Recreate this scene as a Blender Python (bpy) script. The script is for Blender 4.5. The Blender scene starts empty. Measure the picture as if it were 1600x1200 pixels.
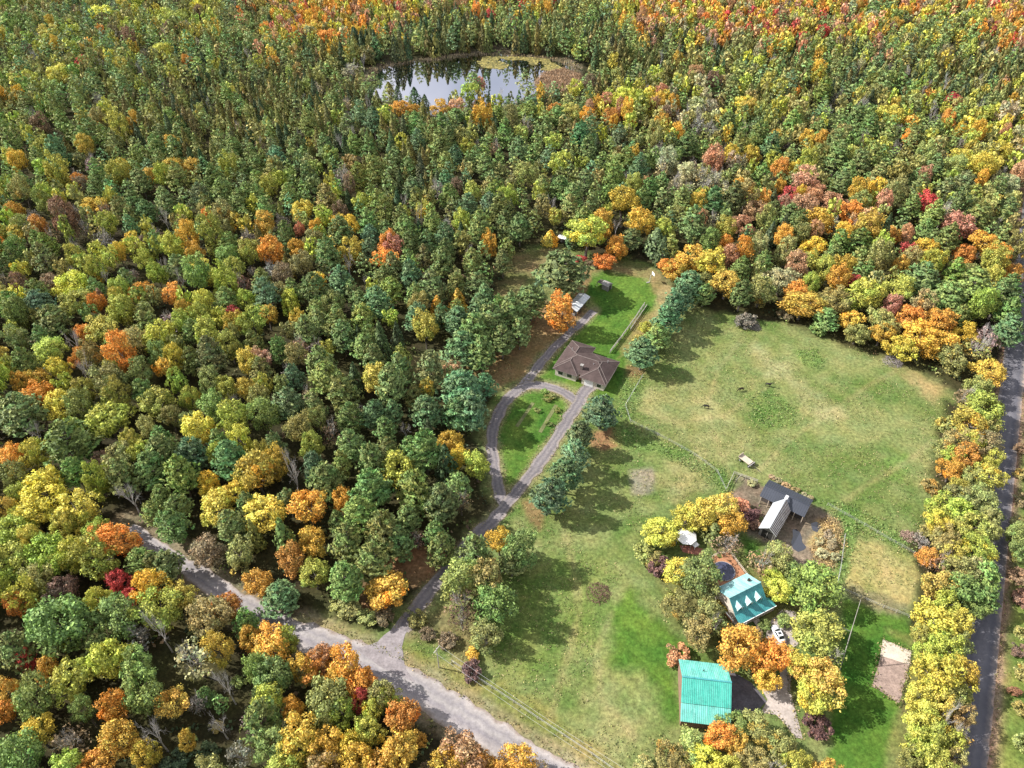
import bpy, bmesh, math, random
import numpy as np
from mathutils import Vector, Matrix

# ------------------------------------------------------------------ camera, sky, sun, exposure
SC = bpy.context.scene
COL = SC.collection
F_PX, PITCH, CAM_H = 1200.0, math.radians(43.0), 160.0        # photograph is 1600 x 1200
cam_d = bpy.data.cameras.new('camera')
cam_d.sensor_fit = 'HORIZONTAL'
cam_d.angle = 2 * math.atan(800.0 / F_PX)
cam_d.clip_start, cam_d.clip_end = 1.0, 9000.0
cam = bpy.data.objects.new('camera', cam_d)
COL.objects.link(cam)
cam.location = (0, 0, CAM_H)
cam.rotation_euler = (math.radians(90) - PITCH, 0, 0)
SC.camera = cam

SUN_EL = math.radians(38.0)
SUN_DIR = Vector((-0.97, 0.22, 0)).normalized()                # towards the sun, on the ground
wd = bpy.data.worlds.new('World')
SC.world = wd
wd.use_nodes = True
nt = wd.node_tree
for n in list(nt.nodes):
    nt.nodes.remove(n)
sky = nt.nodes.new('ShaderNodeTexSky')
sky.sky_type = 'NISHITA'
sky.sun_disc = False
sky.sun_elevation = SUN_EL
sky.sun_rotation = math.atan2(SUN_DIR.x, SUN_DIR.y)
sky.air_density, sky.dust_density, sky.ozone_density = 1.0, 1.5, 1.0
bg = nt.nodes.new('ShaderNodeBackground')
bg.inputs['Strength'].default_value = 0.072
wo = nt.nodes.new('ShaderNodeOutputWorld')
# bright broken cloud over the blue, all round the sky
tc = nt.nodes.new('ShaderNodeTexCoord')
cn = nt.nodes.new('ShaderNodeTexNoise')
cn.inputs['Scale'].default_value = 2.2
cn.inputs['Detail'].default_value = 6
nt.links.new(tc.outputs['Generated'], cn.inputs['Vector'])
cr_ = nt.nodes.new('ShaderNodeValToRGB')
cr_.color_ramp.elements[0].position, cr_.color_ramp.elements[1].position = .36, .56
nt.links.new(cn.outputs['Fac'], cr_.inputs[0])
cm_ = nt.nodes.new('ShaderNodeMix')
cm_.data_type = 'RGBA'
nt.links.new(cr_.outputs[0], cm_.inputs[0])
nt.links.new(sky.outputs[0], cm_.inputs[6])
cm_.inputs[7].default_value = (8.2, 8.4, 9.0, 1)
nt.links.new(cm_.outputs[2], bg.inputs[0])
nt.links.new(bg.outputs[0], wo.inputs[0])

sun_d = bpy.data.lights.new('sun', 'SUN')
sun_d.energy = 5.0
sun_d.angle = math.radians(0.6)
sun_d.color = (1.0, 0.965, 0.9)
sun = bpy.data.objects.new('sun', sun_d)
COL.objects.link(sun)
sv = Vector((SUN_DIR.x * math.cos(SUN_EL), SUN_DIR.y * math.cos(SUN_EL), math.sin(SUN_EL)))
sun.rotation_euler = sv.to_track_quat('Z', 'Y').to_euler()
sun.location = sv * 400

SC.view_settings.view_transform = 'Standard'
SC.view_settings.look = 'None'
SC.view_settings.exposure = 0.95
SC.view_settings.gamma = 1.0
SC.view_settings.use_curve_mapping = False
SC.render.engine = 'CYCLES'
SC.cycles.max_bounces = 5
SC.cycles.diffuse_bounces = 2
SC.cycles.transmission_bounces = 3

RNG = np.random.default_rng(7)
random.seed(7)
SP, CP = math.sin(PITCH), math.cos(PITCH)


def P(px, py, z=0.0):
    """Where the ray through a photograph pixel meets the level z."""
    x, y = (px - 800) / F_PX, -(py - 600) / F_PX
    d = (x, y * SP + CP, y * CP - SP)
    t = (z - CAM_H) / d[2]
    return (d[0] * t, d[1] * t)


def proj(X, Y, Z=0.0):
    X, Y = np.asarray(X, float), np.asarray(Y, float)
    dz = Z - CAM_H
    dep = Y * CP - dz * SP
    return 800 + F_PX * X / dep, 600 - F_PX * (Y * SP + dz * CP) / dep, dep


def W(pts, z=0.0):
    return [P(a, b, z) for a, b in pts]


# ------------------------------------------------------------------ noise for layouts and ground tones
_lat = np.random.default_rng(3).random((256, 256))


def vnoise(x, y, scale, off=0):
    x = np.asarray(x, float) / scale + off * 17.3
    y = np.asarray(y, float) / scale + off * 9.1
    xi, yi = np.floor(x).astype(int), np.floor(y).astype(int)
    fx, fy = x - xi, y - yi
    fx, fy = fx * fx * (3 - 2 * fx), fy * fy * (3 - 2 * fy)
    g = lambda a, b: _lat[a % 256, b % 256]
    return (g(xi, yi) * (1 - fx) + g(xi + 1, yi) * fx) * (1 - fy) + (g(xi, yi + 1) * (1 - fx) + g(xi + 1, yi + 1) * fx) * fy


def fbm(x, y, scale, octs=4, off=0):
    s, a, t = 0, 1.0, 0
    for k in range(octs):
        s = s + a * vnoise(x, y, scale / 2 ** k, off + k * 3)
        t += a
        a *= 0.55
    return s / t


def sdist(poly, X, Y):
    """Signed distance to a polygon, positive inside."""
    X, Y = np.asarray(X, float), np.asarray(Y, float)
    best = np.full(X.shape, 1e9)
    ins = np.zeros(X.shape, bool)
    n = len(poly)
    for i in range(n):
        ax, ay = poly[i]
        bx, by = poly[(i + 1) % n]
        dx, dy = bx - ax, by - ay
        t = np.clip(((X - ax) * dx + (Y - ay) * dy) / (dx * dx + dy * dy + 1e-9), 0, 1)
        best = np.minimum(best, (X - ax - t * dx) ** 2 + (Y - ay - t * dy) ** 2)
        c = (ay > Y) != (by > Y)
        xi = ax + (Y - ay) * dx / (dy if abs(dy) > 1e-9 else 1e-9)
        ins ^= c & (X < xi)
    d = np.sqrt(best)
    return np.where(ins, d, -d)


def ldist(line, X, Y):
    X, Y = np.asarray(X, float), np.asarray(Y, float)
    best = np.full(X.shape, 1e9)
    for (ax, ay), (bx, by) in zip(line[:-1], line[1:]):
        dx, dy = bx - ax, by - ay
        t = np.clip(((X - ax) * dx + (Y - ay) * dy) / (dx * dx + dy * dy + 1e-9), 0, 1)
        best = np.minimum(best, (X - ax - t * dx) ** 2 + (Y - ay - t * dy) ** 2)
    return np.sqrt(best)


# ------------------------------------------------------------------ materials
def new_mat(name):
    m = bpy.data.materials.new(name)
    m.use_nodes = True
    t = m.node_tree
    return m, t, t.nodes['Principled BSDF']


def N(t, typ, **kw):
    n = t.nodes.new(typ)
    for k, v in kw.items():
        setattr(n, k, v)
    return n


def mixc(t, fac, a, b, mode='MIX'):
    n = N(t, 'ShaderNodeMix', data_type='RGBA', blend_type=mode)
    for sock, v in ((n.inputs[0], fac), (n.inputs[6], a), (n.inputs[7], b)):
        if hasattr(v, 'links'):
            t.links.new(v, sock)
        elif isinstance(v, (int, float)):
            sock.default_value = v
        else:
            sock.default_value = (*v, 1.0) if len(v) == 3 else v
    return n.outputs[2]


def noise(t, scale, detail=4, rough=0.6, coord=None):
    n = N(t, 'ShaderNodeTexNoise')
    n.inputs['Scale'].default_value = scale
    n.inputs['Detail'].default_value = detail
    n.inputs['Roughness'].default_value = rough
    if coord is not None:
        t.links.new(coord, n.inputs['Vector'])
    return n.outputs['Fac']


def ramp(t, fac, stops):
    r = N(t, 'ShaderNodeValToRGB')
    els = r.color_ramp.elements
    while len(els) < len(stops):
        els.new(0.5)
    for e, (p, c) in zip(els, stops):
        e.position = p
        e.color = (*c, 1.0) if len(c) == 3 else c
    t.links.new(fac, r.inputs[0])
    return r.outputs[0]


def g3(v):
    return (v, v, v)


def surf(name, col, rough=0.7, var=0.25, scale=1.5, spec=0.3, fine=12.0, metal=0.0, bump=0.0):
    """A plain material with two scales of wear in its colour."""
    m, t, b = new_mat(name)
    geo = N(t, 'ShaderNodeNewGeometry')
    a = ramp(t, noise(t, scale, 5, 0.65, geo.outputs['Position']), [(0.3, g3(1 - var)), (0.7, g3(1 + var))])
    c = ramp(t, noise(t, fine, 2, 0.6, geo.outputs['Position']), [(0.25, g3(1 - var * 0.7)), (0.75, g3(1 + var * 0.7))])
    o = mixc(t, 1.0, mixc(t, 1.0, col, a, 'MULTIPLY'), c, 'MULTIPLY')
    t.links.new(o, b.inputs['Base Color'])
    b.inputs['Roughness'].default_value = rough
    b.inputs['Specular IOR Level'].default_value = spec
    b.inputs['Metallic'].default_value = metal
    if bump:
        bp = N(t, 'ShaderNodeBump')
        bp.inputs['Strength'].default_value = bump
        t.links.new(noise(t, fine, 3, 0.6, geo.outputs['Position']), bp.inputs['Height'])
        t.links.new(bp.outputs[0], b.inputs['Normal'])
    return m


def foliage_mat(name, per_object, trans=0.16):
    m, t, b = new_mat(name)
    if per_object:
        src = N(t, 'ShaderNodeObjectInfo')
        colr, alpha = src.outputs['Color'], src.outputs['Alpha']
    else:
        src = N(t, 'ShaderNodeAttribute', attribute_name='tint')
        colr, alpha = src.outputs['Color'], src.outputs['Alpha']
    v = N(t, 'ShaderNodeAttribute', attribute_name='var').outputs['Fac']
    lob = N(t, 'ShaderNodeAttribute', attribute_name='lobe').outputs['Fac']
    k = ramp(t, v, [(0.0, (0.27, 0.33, 0.4)), (0.5, (0.95, 0.95, 0.95)), (1.0, (1.8, 1.72, 1.5))])
    base = mixc(t, 1.0, colr, k, 'MULTIPLY')
    lt = N(t, 'ShaderNodeMath', operation='LESS_THAN')
    t.links.new(lob, lt.inputs[0])
    t.links.new(alpha, lt.inputs[1])
    turned = mixc(t, 1.0, base, (1.35, 1.0, 0.62), 'MULTIPLY')
    mu = N(t, 'ShaderNodeMath', operation='MULTIPLY')
    t.links.new(lt.outputs[0], mu.inputs[0])
    mu.inputs[1].default_value = 0.75
    base = mixc(t, mu.outputs[0], base, turned)
    lv = ramp(t, lob, [(0.0, (1.0, .88, .8)), (.55, g3(1.0)), (1.0, (.86, 1.1, 1.05))])
    base = mixc(t, 1.0, base, lv, 'MULTIPLY')
    t.links.new(base, b.inputs['Base Color'])
    b.inputs['Roughness'].default_value = 0.65
    b.inputs['Specular IOR Level'].default_value = 0.25
    tr = N(t, 'ShaderNodeBsdfTranslucent')
    t.links.new(base, tr.inputs[0])
    mx = N(t, 'ShaderNodeMixShader')
    mx.inputs[0].default_value = trans
    t.links.new(b.outputs[0], mx.inputs[1])
    t.links.new(tr.outputs[0], mx.inputs[2])
    t.links.new(mx.outputs[0], t.nodes['Material Output'].inputs[0])
    return m


# ------------------------------------------------------------------ mesh helpers
def link_mesh(name, verts, faces, mat=None, parent=None, smooth=False, attrs=None, pattrs=None):
    me = bpy.data.meshes.new(name)
    verts = np.asarray(verts, np.float32)
    if isinstance(faces, np.ndarray):
        nf, k = faces.shape
        me.vertices.add(len(verts))
        me.vertices.foreach_set('co', verts.ravel())
        me.loops.add(nf * k)
        me.loops.foreach_set('vertex_index', faces.astype(np.int32).ravel())
        me.polygons.add(nf)
        me.polygons.foreach_set('loop_start', np.arange(0, nf * k, k, dtype=np.int32))
        me.update(calc_edges=True)
    else:
        me.from_pydata([tuple(map(float, v)) for v in verts], [], faces)
        me.update()
    for dom, src in (('FACE', attrs), ('POINT', pattrs)):
        for k, v in (src or {}).items():
            v = np.asarray(v, np.float32)
            if v.ndim == 2:
                a = me.attributes.new(k, 'FLOAT_COLOR', dom)
                a.data.foreach_set('color', v.ravel())
            else:
                a = me.attributes.new(k, 'FLOAT', dom)
                a.data.foreach_set('value', v)
    if mat is not None:
        me.materials.append(mat)
    if smooth:
        me.polygons.foreach_set('use_smooth', np.ones(len(me.polygons), bool))
    if name is None:
        return me
    o = bpy.data.objects.new(name, me)
    COL.objects.link(o)
    if parent is not None:
        o.parent = parent
    return o


def proto(verts, faces, mat, attrs=None):
    o = link_mesh('prototype', verts, faces, mat, attrs=attrs)
    me = o.data
    bpy.data.objects.remove(o)
    return me


class MB:
    """Collects boxes, bars, tubes and prisms into one mesh."""

    def __init__(self):
        self.v, self.f = [], []

    def add(self, vs, fs):
        k = len(self.v)
        self.v += [tuple(v) for v in vs]
        self.f += [tuple(i + k for i in f) for f in fs]
        return self

    def box(self, x0, x1, y0, y1, z0, z1):
        vs = [(x, y, z) for z in (z0, z1) for y in (y0, y1) for x in (x0, x1)]
        return self.add(vs, [(0, 2, 3, 1), (4, 5, 7, 6), (0, 1, 5, 4), (2, 6, 7, 3), (0, 4, 6, 2), (1, 3, 7, 5)])

    def bar(self, a, b, w, h=None):
        """A rectangular bar from a to b."""
        a, b = Vector(a), Vector(b)
        h = w if h is None else h
        d = (b - a).normalized()
        s = d.cross(Vector((0, 0, 1)))
        s = Vector((1, 0, 0)) if s.length < 1e-4 else s.normalized()
        u = s.cross(d).normalized()
        vs = [p + s * i * w / 2 + u * j * h / 2 for p in (a, b) for j in (-1, 1) for i in (-1, 1)]
        return self.add(vs, [(0, 1, 3, 2), (4, 6, 7, 5), (0, 4, 5, 1), (2, 3, 7, 6), (0, 2, 6, 4), (1, 5, 7, 3)])

    def tube(self, pts, rad, n=6, cap=True):
        pts = [Vector(p) for p in pts]
        if not hasattr(rad, '__len__'):
            rad = [rad] * len(pts)
        rings = []
        for i, p in enumerate(pts):
            d = (pts[min(i + 1, len(pts) - 1)] - pts[max(i - 1, 0)]).normalized()
            s = d.cross(Vector((0.3, 0.2, 1)))
            s = Vector((1, 0, 0)) if s.length < 1e-4 else s.normalized()
            u = s.cross(d)
            rings.append([p + (s * math.cos(2 * math.pi * k / n) + u * math.sin(2 * math.pi * k / n)) * rad[i] for k in range(n)])
        vs = [v for r in rings for v in r]
        fs = [(i * n + k, i * n + (k + 1) % n, (i + 1) * n + (k + 1) % n, (i + 1) * n + k) for i in range(len(pts) - 1) for k in range(n)]
        if cap:
            fs += [tuple(range(n - 1, -1, -1)), tuple(range((len(pts) - 1) * n, len(pts) * n))]
        return self.add(vs, fs)

    def prism(self, poly, z0, z1):
        n = len(poly)
        vs = [(x, y, z0) for x, y in poly] + [(x, y, z1) for x, y in poly]
        fs = [tuple(range(n - 1, -1, -1)), tuple(range(n, 2 * n))] + [(i, (i + 1) % n, n + (i + 1) % n, n + i) for i in range(n)]
        return self.add(vs, fs)

    def slab(self, quad, th):
        """A sheet through 3 or 4 points, thickened downwards along its normal."""
        q = [Vector(p) for p in quad]
        nrm = (q[1] - q[0]).cross(q[2] - q[0]).normalized()
        if nrm.z < 0:
            q = q[::-1]
            nrm = -nrm
        n = len(q)
        vs = q + [p - nrm * th for p in q]
        fs = [tuple(range(n)), tuple(range(2 * n - 1, n - 1, -1))] + [(i, n + i, n + (i + 1) % n, (i + 1) % n) for i in range(n)]
        return self.add(vs, fs)

    def build(self, name, mat, parent=None, smooth=False):
        return link_mesh(name, self.v, self.f, mat, parent, smooth)


def tag(o, label=None, cat=None, group=None, kind=None):
    for k, v in (('label', label), ('category', cat), ('group', group), ('kind', kind)):
        if v:
            o[k] = v
    return o


def thing(name, label, cat, loc=(0, 0, 0), rz=0.0, group=None):
    o = bpy.data.objects.new(name, None)
    COL.objects.link(o)
    o.location = loc
    o.rotation_euler = (0, 0, rz)
    o.empty_display_size = 0.2
    return tag(o, label, cat, group)


def structure(o):
    o['kind'] = 'structure'
    return o


def resample(line, step):
    out = [line[0]]
    for (ax, ay), (bx, by) in zip(line[:-1], line[1:]):
        L = math.hypot(bx - ax, by - ay)
        k = max(1, int(round(L / step)))
        out += [(ax + (bx - ax) * i / k, ay + (by - ay) * i / k) for i in range(1, k + 1)]
    return out


def chaikin(line, n=2):
    for _ in range(n):
        o = [line[0]]
        for a, b in zip(line[:-1], line[1:]):
            o += [(a[0] * .75 + b[0] * .25, a[1] * .75 + b[1] * .25), (a[0] * .25 + b[0] * .75, a[1] * .25 + b[1] * .75)]
        line = o + [line[-1]]
    return line


def ribbon(name, line, width, z, mat, rough=0.25, nx=9, off=0):
    pts = resample(line, 1.2)
    n = len(pts)
    vs, ac = [], []
    for i, p in enumerate(pts):
        a, b = pts[max(i - 2, 0)], pts[min(i + 2, n - 1)]
        d = np.array([b[0] - a[0], b[1] - a[1]])
        d /= np.linalg.norm(d)
        s = np.array([d[1], -d[0]])
        w = width(i / (n - 1)) if callable(width) else width
        l = w / 2 + rough * (float(vnoise(p[0], p[1], 2.2, off + 1)) - .5) * 2
        r = w / 2 + rough * (float(vnoise(p[0], p[1], 2.2, off + 2)) - .5) * 2
        for k in range(nx):
            f = k / (nx - 1) * 2 - 1
            q = s * (f * (r if f > 0 else l))
            vs.append((p[0] + q[0], p[1] + q[1], z))
            ac.append(f)
    fs = np.array([(i * nx + k, i * nx + k + 1, (i + 1) * nx + k + 1, (i + 1) * nx + k) for i in range(n - 1) for k in range(nx - 1)])
    return link_mesh(name, vs, fs, mat, pattrs={'across': np.array(ac)})


def rough_poly(name, poly, z, mat, amp=0.3, step=0.8, off=0):
    pts = resample(list(poly) + [poly[0]], step)[:-1]
    cx, cy = np.mean([p[0] for p in pts]), np.mean([p[1] for p in pts])
    vs = []
    for x, y in pts:
        d = math.hypot(x - cx, y - cy)
        k = 1 + amp * 2 * (float(vnoise(x, y, 2.0, off)) - .5) / max(d, .1)
        vs.append((cx + (x - cx) * k, cy + (y - cy) * k, z))
    bm = bmesh.new()
    f = bm.faces.new([bm.verts.new(v) for v in vs])
    bmesh.ops.triangulate(bm, faces=[f])
    me = bpy.data.meshes.new(name)
    bm.to_mesh(me)
    bm.free()
    me.materials.append(mat)
    o = bpy.data.objects.new(name, me)
    COL.objects.link(o)
    return o
# ------------------------------------------------------------------ the lie of the land, from the photograph's pixels to metres
MAIN_ROAD = chaikin(W([(203, 824), (240, 850), (300, 893), (345, 925), (400, 957), (455, 984), (500, 1003), (540, 1021), (600, 1048), (650, 1076), (720, 1118), (800, 1168), (870, 1214), (960, 1275)]))
DRIVE = chaikin(W([(630, 985), (648, 955), (675, 918), (702, 886), (735, 848), (768, 817), (800, 778), (836, 733), (866, 690), (888, 656), (902, 632), (914, 612), (926, 600)]))
LOOP = chaikin(W([(788, 792), (779, 765), (774, 730), (767, 692), (774, 655), (794, 622), (818, 603), (848, 601), (880, 611), (904, 630)]))
CARPORT_LANE = chaikin(W([(808, 612), (830, 588), (850, 560), (876, 533), (900, 512), (916, 497), (928, 486)]))
PAVED = W([(1512, 1215), (1530, 1000), (1540, 880), (1556, 740), (1572, 620), (1583, 540), (1592, 470)])
_a, _b = P(1539 - 24, 1190), P(1592 - 11, 600)
_dx, _dy = (_b[0] - _a[0]) / 100, (_b[1] - _a[1]) / 100
PAVED = [(_a[0] + _dx * k, _a[1] + _dy * k) for k in (-60, 0, 50, 100, 150, 220, 320, 420)]

CLEAR_PX = [(430, 962), (470, 955), (520, 968), (590, 975), (640, 935), (688, 892), (728, 835), (752, 815), (764, 780), (762, 735), (752, 690),
            (756, 648), (775, 612), (700, 600), (650, 598), (640, 560), (690, 545), (720, 565), (790, 545), (832, 505), (862, 478), (852, 455),
            (815, 478), (780, 500), (760, 485), (792, 440), (800, 398), (838, 384), (880, 380), (905, 392), (935, 412), (985, 402), (1035, 425),
            (1062, 470), (1090, 478), (1145, 498), (1230, 508), (1290, 525), (1340, 545), (1400, 570), (1470, 592), (1490, 612),
            (1470, 680), (1460, 720), (1448, 800), (1432, 850), (1440, 905), (1418, 960), (1425, 1000), (1418, 1090), (1400, 1160), (1390, 1230),
            (900, 1230), (800, 1160), (720, 1110), (640, 1068), (560, 1025)]
CLEAR = W(CLEAR_PX)
POND_PX = [(574, 136), (578, 116), (600, 104), (640, 97), (700, 90), (745, 84), (800, 87), (860, 92), (893, 101), (901, 112), (880, 120), (850, 130),
           (842, 148), (810, 162), (760, 168), (720, 170), (690, 178), (655, 178), (612, 168), (582, 154)]
POND = chaikin(W(POND_PX) + [P(*POND_PX[0])], 2)[:-1]

# tone patches: polygon in photo pixels, two colours it mottles between, soft edge in metres, strength
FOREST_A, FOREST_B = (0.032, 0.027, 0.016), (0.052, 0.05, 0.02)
MEADOW_A, MEADOW_B = (0.098, 0.15, 0.038), (0.205, 0.222, 0.088)
LAWN_A, LAWN_B = (0.038, 0.11, 0.015), (0.095, 0.17, 0.026)
LUSH_A, LUSH_B = (0.085, 0.165, 0.035), (0.15, 0.215, 0.06)
TAN_A, TAN_B = (0.22, 0.2, 0.085), (0.34, 0.295, 0.15)
LITTER_A, LITTER_B = (0.19, 0.11, 0.06), (0.29, 0.175, 0.095)
DIRT_A, DIRT_B = (0.14, 0.105, 0.08), (0.235, 0.185, 0.145)
PATCHES = [
    (CLEAR_PX, MEADOW_A, MEADOW_B, 3.0, 1.0),
    ([(795, 400), (890, 380), (850, 420), (790, 500), (700, 600), (650, 600), (640, 560), (740, 540)], (.10, .10, .035), (.21, .15, .08), 3, .9),
    ([(905, 440), (945, 425), (1000, 432), (1040, 450), (1035, 480), (1000, 520), (985, 560), (955, 640), (900, 600), (850, 590), (860, 570), (900, 525), (905, 500), (930, 480)], LAWN_A, LAWN_B, 1.8, .95),
    ([(905, 402), (935, 415), (985, 405), (1035, 428), (1060, 470), (1030, 475), (1010, 435), (945, 420), (900, 440)], (.13, .13, .05), (.28, .19, .1), 1.5, .8),
    ([(890, 400), (915, 400), (925, 440), (905, 470), (885, 440)], LITTER_A, (.4, .26, .13), 1.2, .85),
    ([(780, 615), (815, 606), (880, 618), (895, 640), (860, 690), (820, 740), (795, 768), (785, 760), (782, 700), (772, 660)], LAWN_A, (.13, .2, .035), 1.0, .9),
    ([(700, 610), (730, 560), (800, 520), (850, 470), (885, 490), (905, 480), (920, 492), (880, 520), (848, 555), (815, 592), (780, 612), (760, 600)], (.2, .14, .06), LITTER_B, 2, .85),
    ([(860, 480), (905, 470), (925, 490), (885, 515), (860, 520)], LITTER_A, (.42, .24, .12), 2, .8),
    ([(600, 880), (640, 850), (700, 850), (720, 860), (690, 890), (650, 920), (620, 905)], LITTER_A, (.35, .19, .10), 1.5, .95),
    ([(540, 915), (590, 900), (635, 920), (600, 960), (545, 950)], LITTER_A, LITTER_B, 1.5, .8),
    ([(925, 672), (968, 668), (975, 690), (945, 705), (920, 695)], LITTER_A, (.35, .19, .10), 1.2, .95),
    ([(815, 780), (850, 790), (845, 830), (820, 815)], LITTER_A, LITTER_B, 1.2, .7),
    ([(975, 570), (1008, 570), (1010, 590), (985, 605)], LITTER_A, (.38, .22, .11), 1.2, .8),
    ([(990, 500), (1030, 480), (1020, 540), (960, 565)], (.2, .17, .07), (.3, .2, .1), 1.5, .7),
    ([(1040, 430), (1060, 470), (1030, 520), (1020, 480)], LITTER_A, TAN_B, 1.5, .5),
    ([(640, 975), (760, 940), (745, 1035), (690, 1020), (640, 1000)], (.13, .12, .05), (.24, .17, .09), 2.5, .8),
    ([(430, 960), (520, 972), (590, 985), (560, 1006), (520, 1000), (450, 975)], (.13, .17, .035), (.27, .26, .08), 1.2, .9),
    ([(780, 870), (960, 880), (960, 1010), (830, 1050), (750, 1020)], (.10, .16, .035), (.2, .22, .07), 5, .75),
    ([(962, 935), (985, 915), (1025, 960), (1085, 1010), (1058, 1035), (1055, 1130), (1000, 1120), (955, 1040)], LAWN_A, LAWN_B, 2, .95),
    ([(630, 1005), (720, 1040), (860, 1110), (960, 1190), (1000, 1230), (940, 1230), (820, 1150), (700, 1085), (640, 1055)], (.15, .17, .045), (.27, .22, .09), 1.5, .9),
    ([(1320, 930), (1420, 962), (1428, 1000), (1415, 1090), (1390, 1230), (1290, 1230), (1300, 1140), (1310, 1040)], LAWN_A, LAWN_B, 1.8, .95),
    ([(1385, 985), (1445, 1000), (1440, 1140), (1400, 1230), (1380, 1200), (1405, 1100), (1430, 1015)], (.17, .18, .05), TAN_A, 1.2, .7),
    ([(1325, 838), (1432, 868), (1438, 905), (1412, 950), (1318, 918)], (.2, .21, .06), (.33, .28, .12), 1.0, .95),
    ([(1330, 912), (1420, 948), (1405, 966), (1322, 932)], (.14, .12, .07), (.2, .18, .1), 1.0, .9),
    ([(1020, 820), (1060, 790), (1140, 770), (1170, 850), (1300, 880), (1300, 980), (1240, 1000), (1130, 1020), (1050, 990), (1015, 900)], (.09, .12, .035), (.2, .17, .07), 3, .85),
    ([(1158, 838), (1185, 850), (1200, 880), (1185, 890), (1165, 870)], LAWN_A, LAWN_B, 1.0, .8),
    ([(1146, 744), (1180, 752), (1240, 775), (1270, 788), (1308, 800), (1320, 850), (1306, 886), (1255, 886), (1205, 858), (1172, 838), (1150, 800), (1138, 775)], DIRT_A, DIRT_B, 1.0, .95),
    ([(1278, 812), (1312, 820), (1314, 870), (1290, 888), (1262, 850)], (.33, .24, .11), (.5, .37, .17), 1.2, .9),
    ([(1158, 790), (1185, 790), (1190, 815), (1170, 825)], (.13, .08, .07), (.2, .13, .1), 1.2, .8),
    ([(1320, 820), (1345, 815), (1330, 880), (1312, 925), (1300, 915)], LUSH_A, LUSH_B, 1.0, .9),
    ([(1280, 780), (1330, 790), (1430, 845), (1430, 862), (1330, 825), (1290, 800)], LUSH_A, LUSH_B, 1.5, .7),
    ([(975, 590), (1010, 585), (1005, 620), (985, 660), (965, 650)], LUSH_A, LUSH_B, 1.5, .7),
    ([(965, 662), (1040, 690), (1140, 738), (1150, 752), (1128, 772), (1090, 740), (1020, 705), (960, 690)], LUSH_A, LUSH_B, 2, .85),
    ([(1245, 548), (1275, 545), (1292, 565), (1280, 576), (1255, 570)], LUSH_A, LUSH_B, 1.5, .9),
    ([(1165, 620), (1205, 610), (1245, 640), (1240, 668), (1205, 670), (1175, 650)], LUSH_A, LUSH_B, 2, .75),
    ([(1384, 718), (1415, 710), (1425, 735), (1410, 755), (1388, 750)], LUSH_A, LUSH_B, 1.5, .9),
    ([(1180, 540), (1260, 590), (1320, 650), (1290, 660), (1220, 600), (1160, 560)], TAN_A, (.38, .34, .19), 4, .5),
    ([(1040, 720), (1090, 715), (1110, 760), (1070, 785), (1030, 760)], TAN_A, (.36, .31, .16), 4, .55),
    ([(1000, 610), (1120, 600), (1180, 690), (1120, 720), (1010, 680)], TAN_A, (.36, .32, .16), 6, .4),
    ([(985, 735), (1020, 730), (1020, 770), (990, 770)], (.2, .17, .14), (.3, .25, .2), 1.5, .8),
    ([(1400, 575), (1490, 600), (1470, 640), (1440, 620)], TAN_A, (.38, .26, .13), 3, .7),
    ([(960, 1050), (1010, 1060), (1040, 1160), (960, 1180), (900, 1120)], MEADOW_A, TAN_B, 4, .5),
]


# paths that animals and wheels have worn into the grass
PATHS = [[(1140, 745), (1120, 690), (1105, 640), (1120, 580), (1160, 530)], [(1185, 735), (1230, 690), (1290, 650), (1360, 600), (1400, 580)], [(1300, 800), (1350, 760), (1420, 720), (1455, 690)],
         [(880, 830), (900, 900), (905, 960), (880, 1050), (860, 1120)], [(955, 960), (930, 1020), (940, 1090), (990, 1150)], [(1340, 840), (1380, 880), (1400, 930)], [(1000, 640), (1060, 660), (1130, 650), (1200, 605)]]


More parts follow.
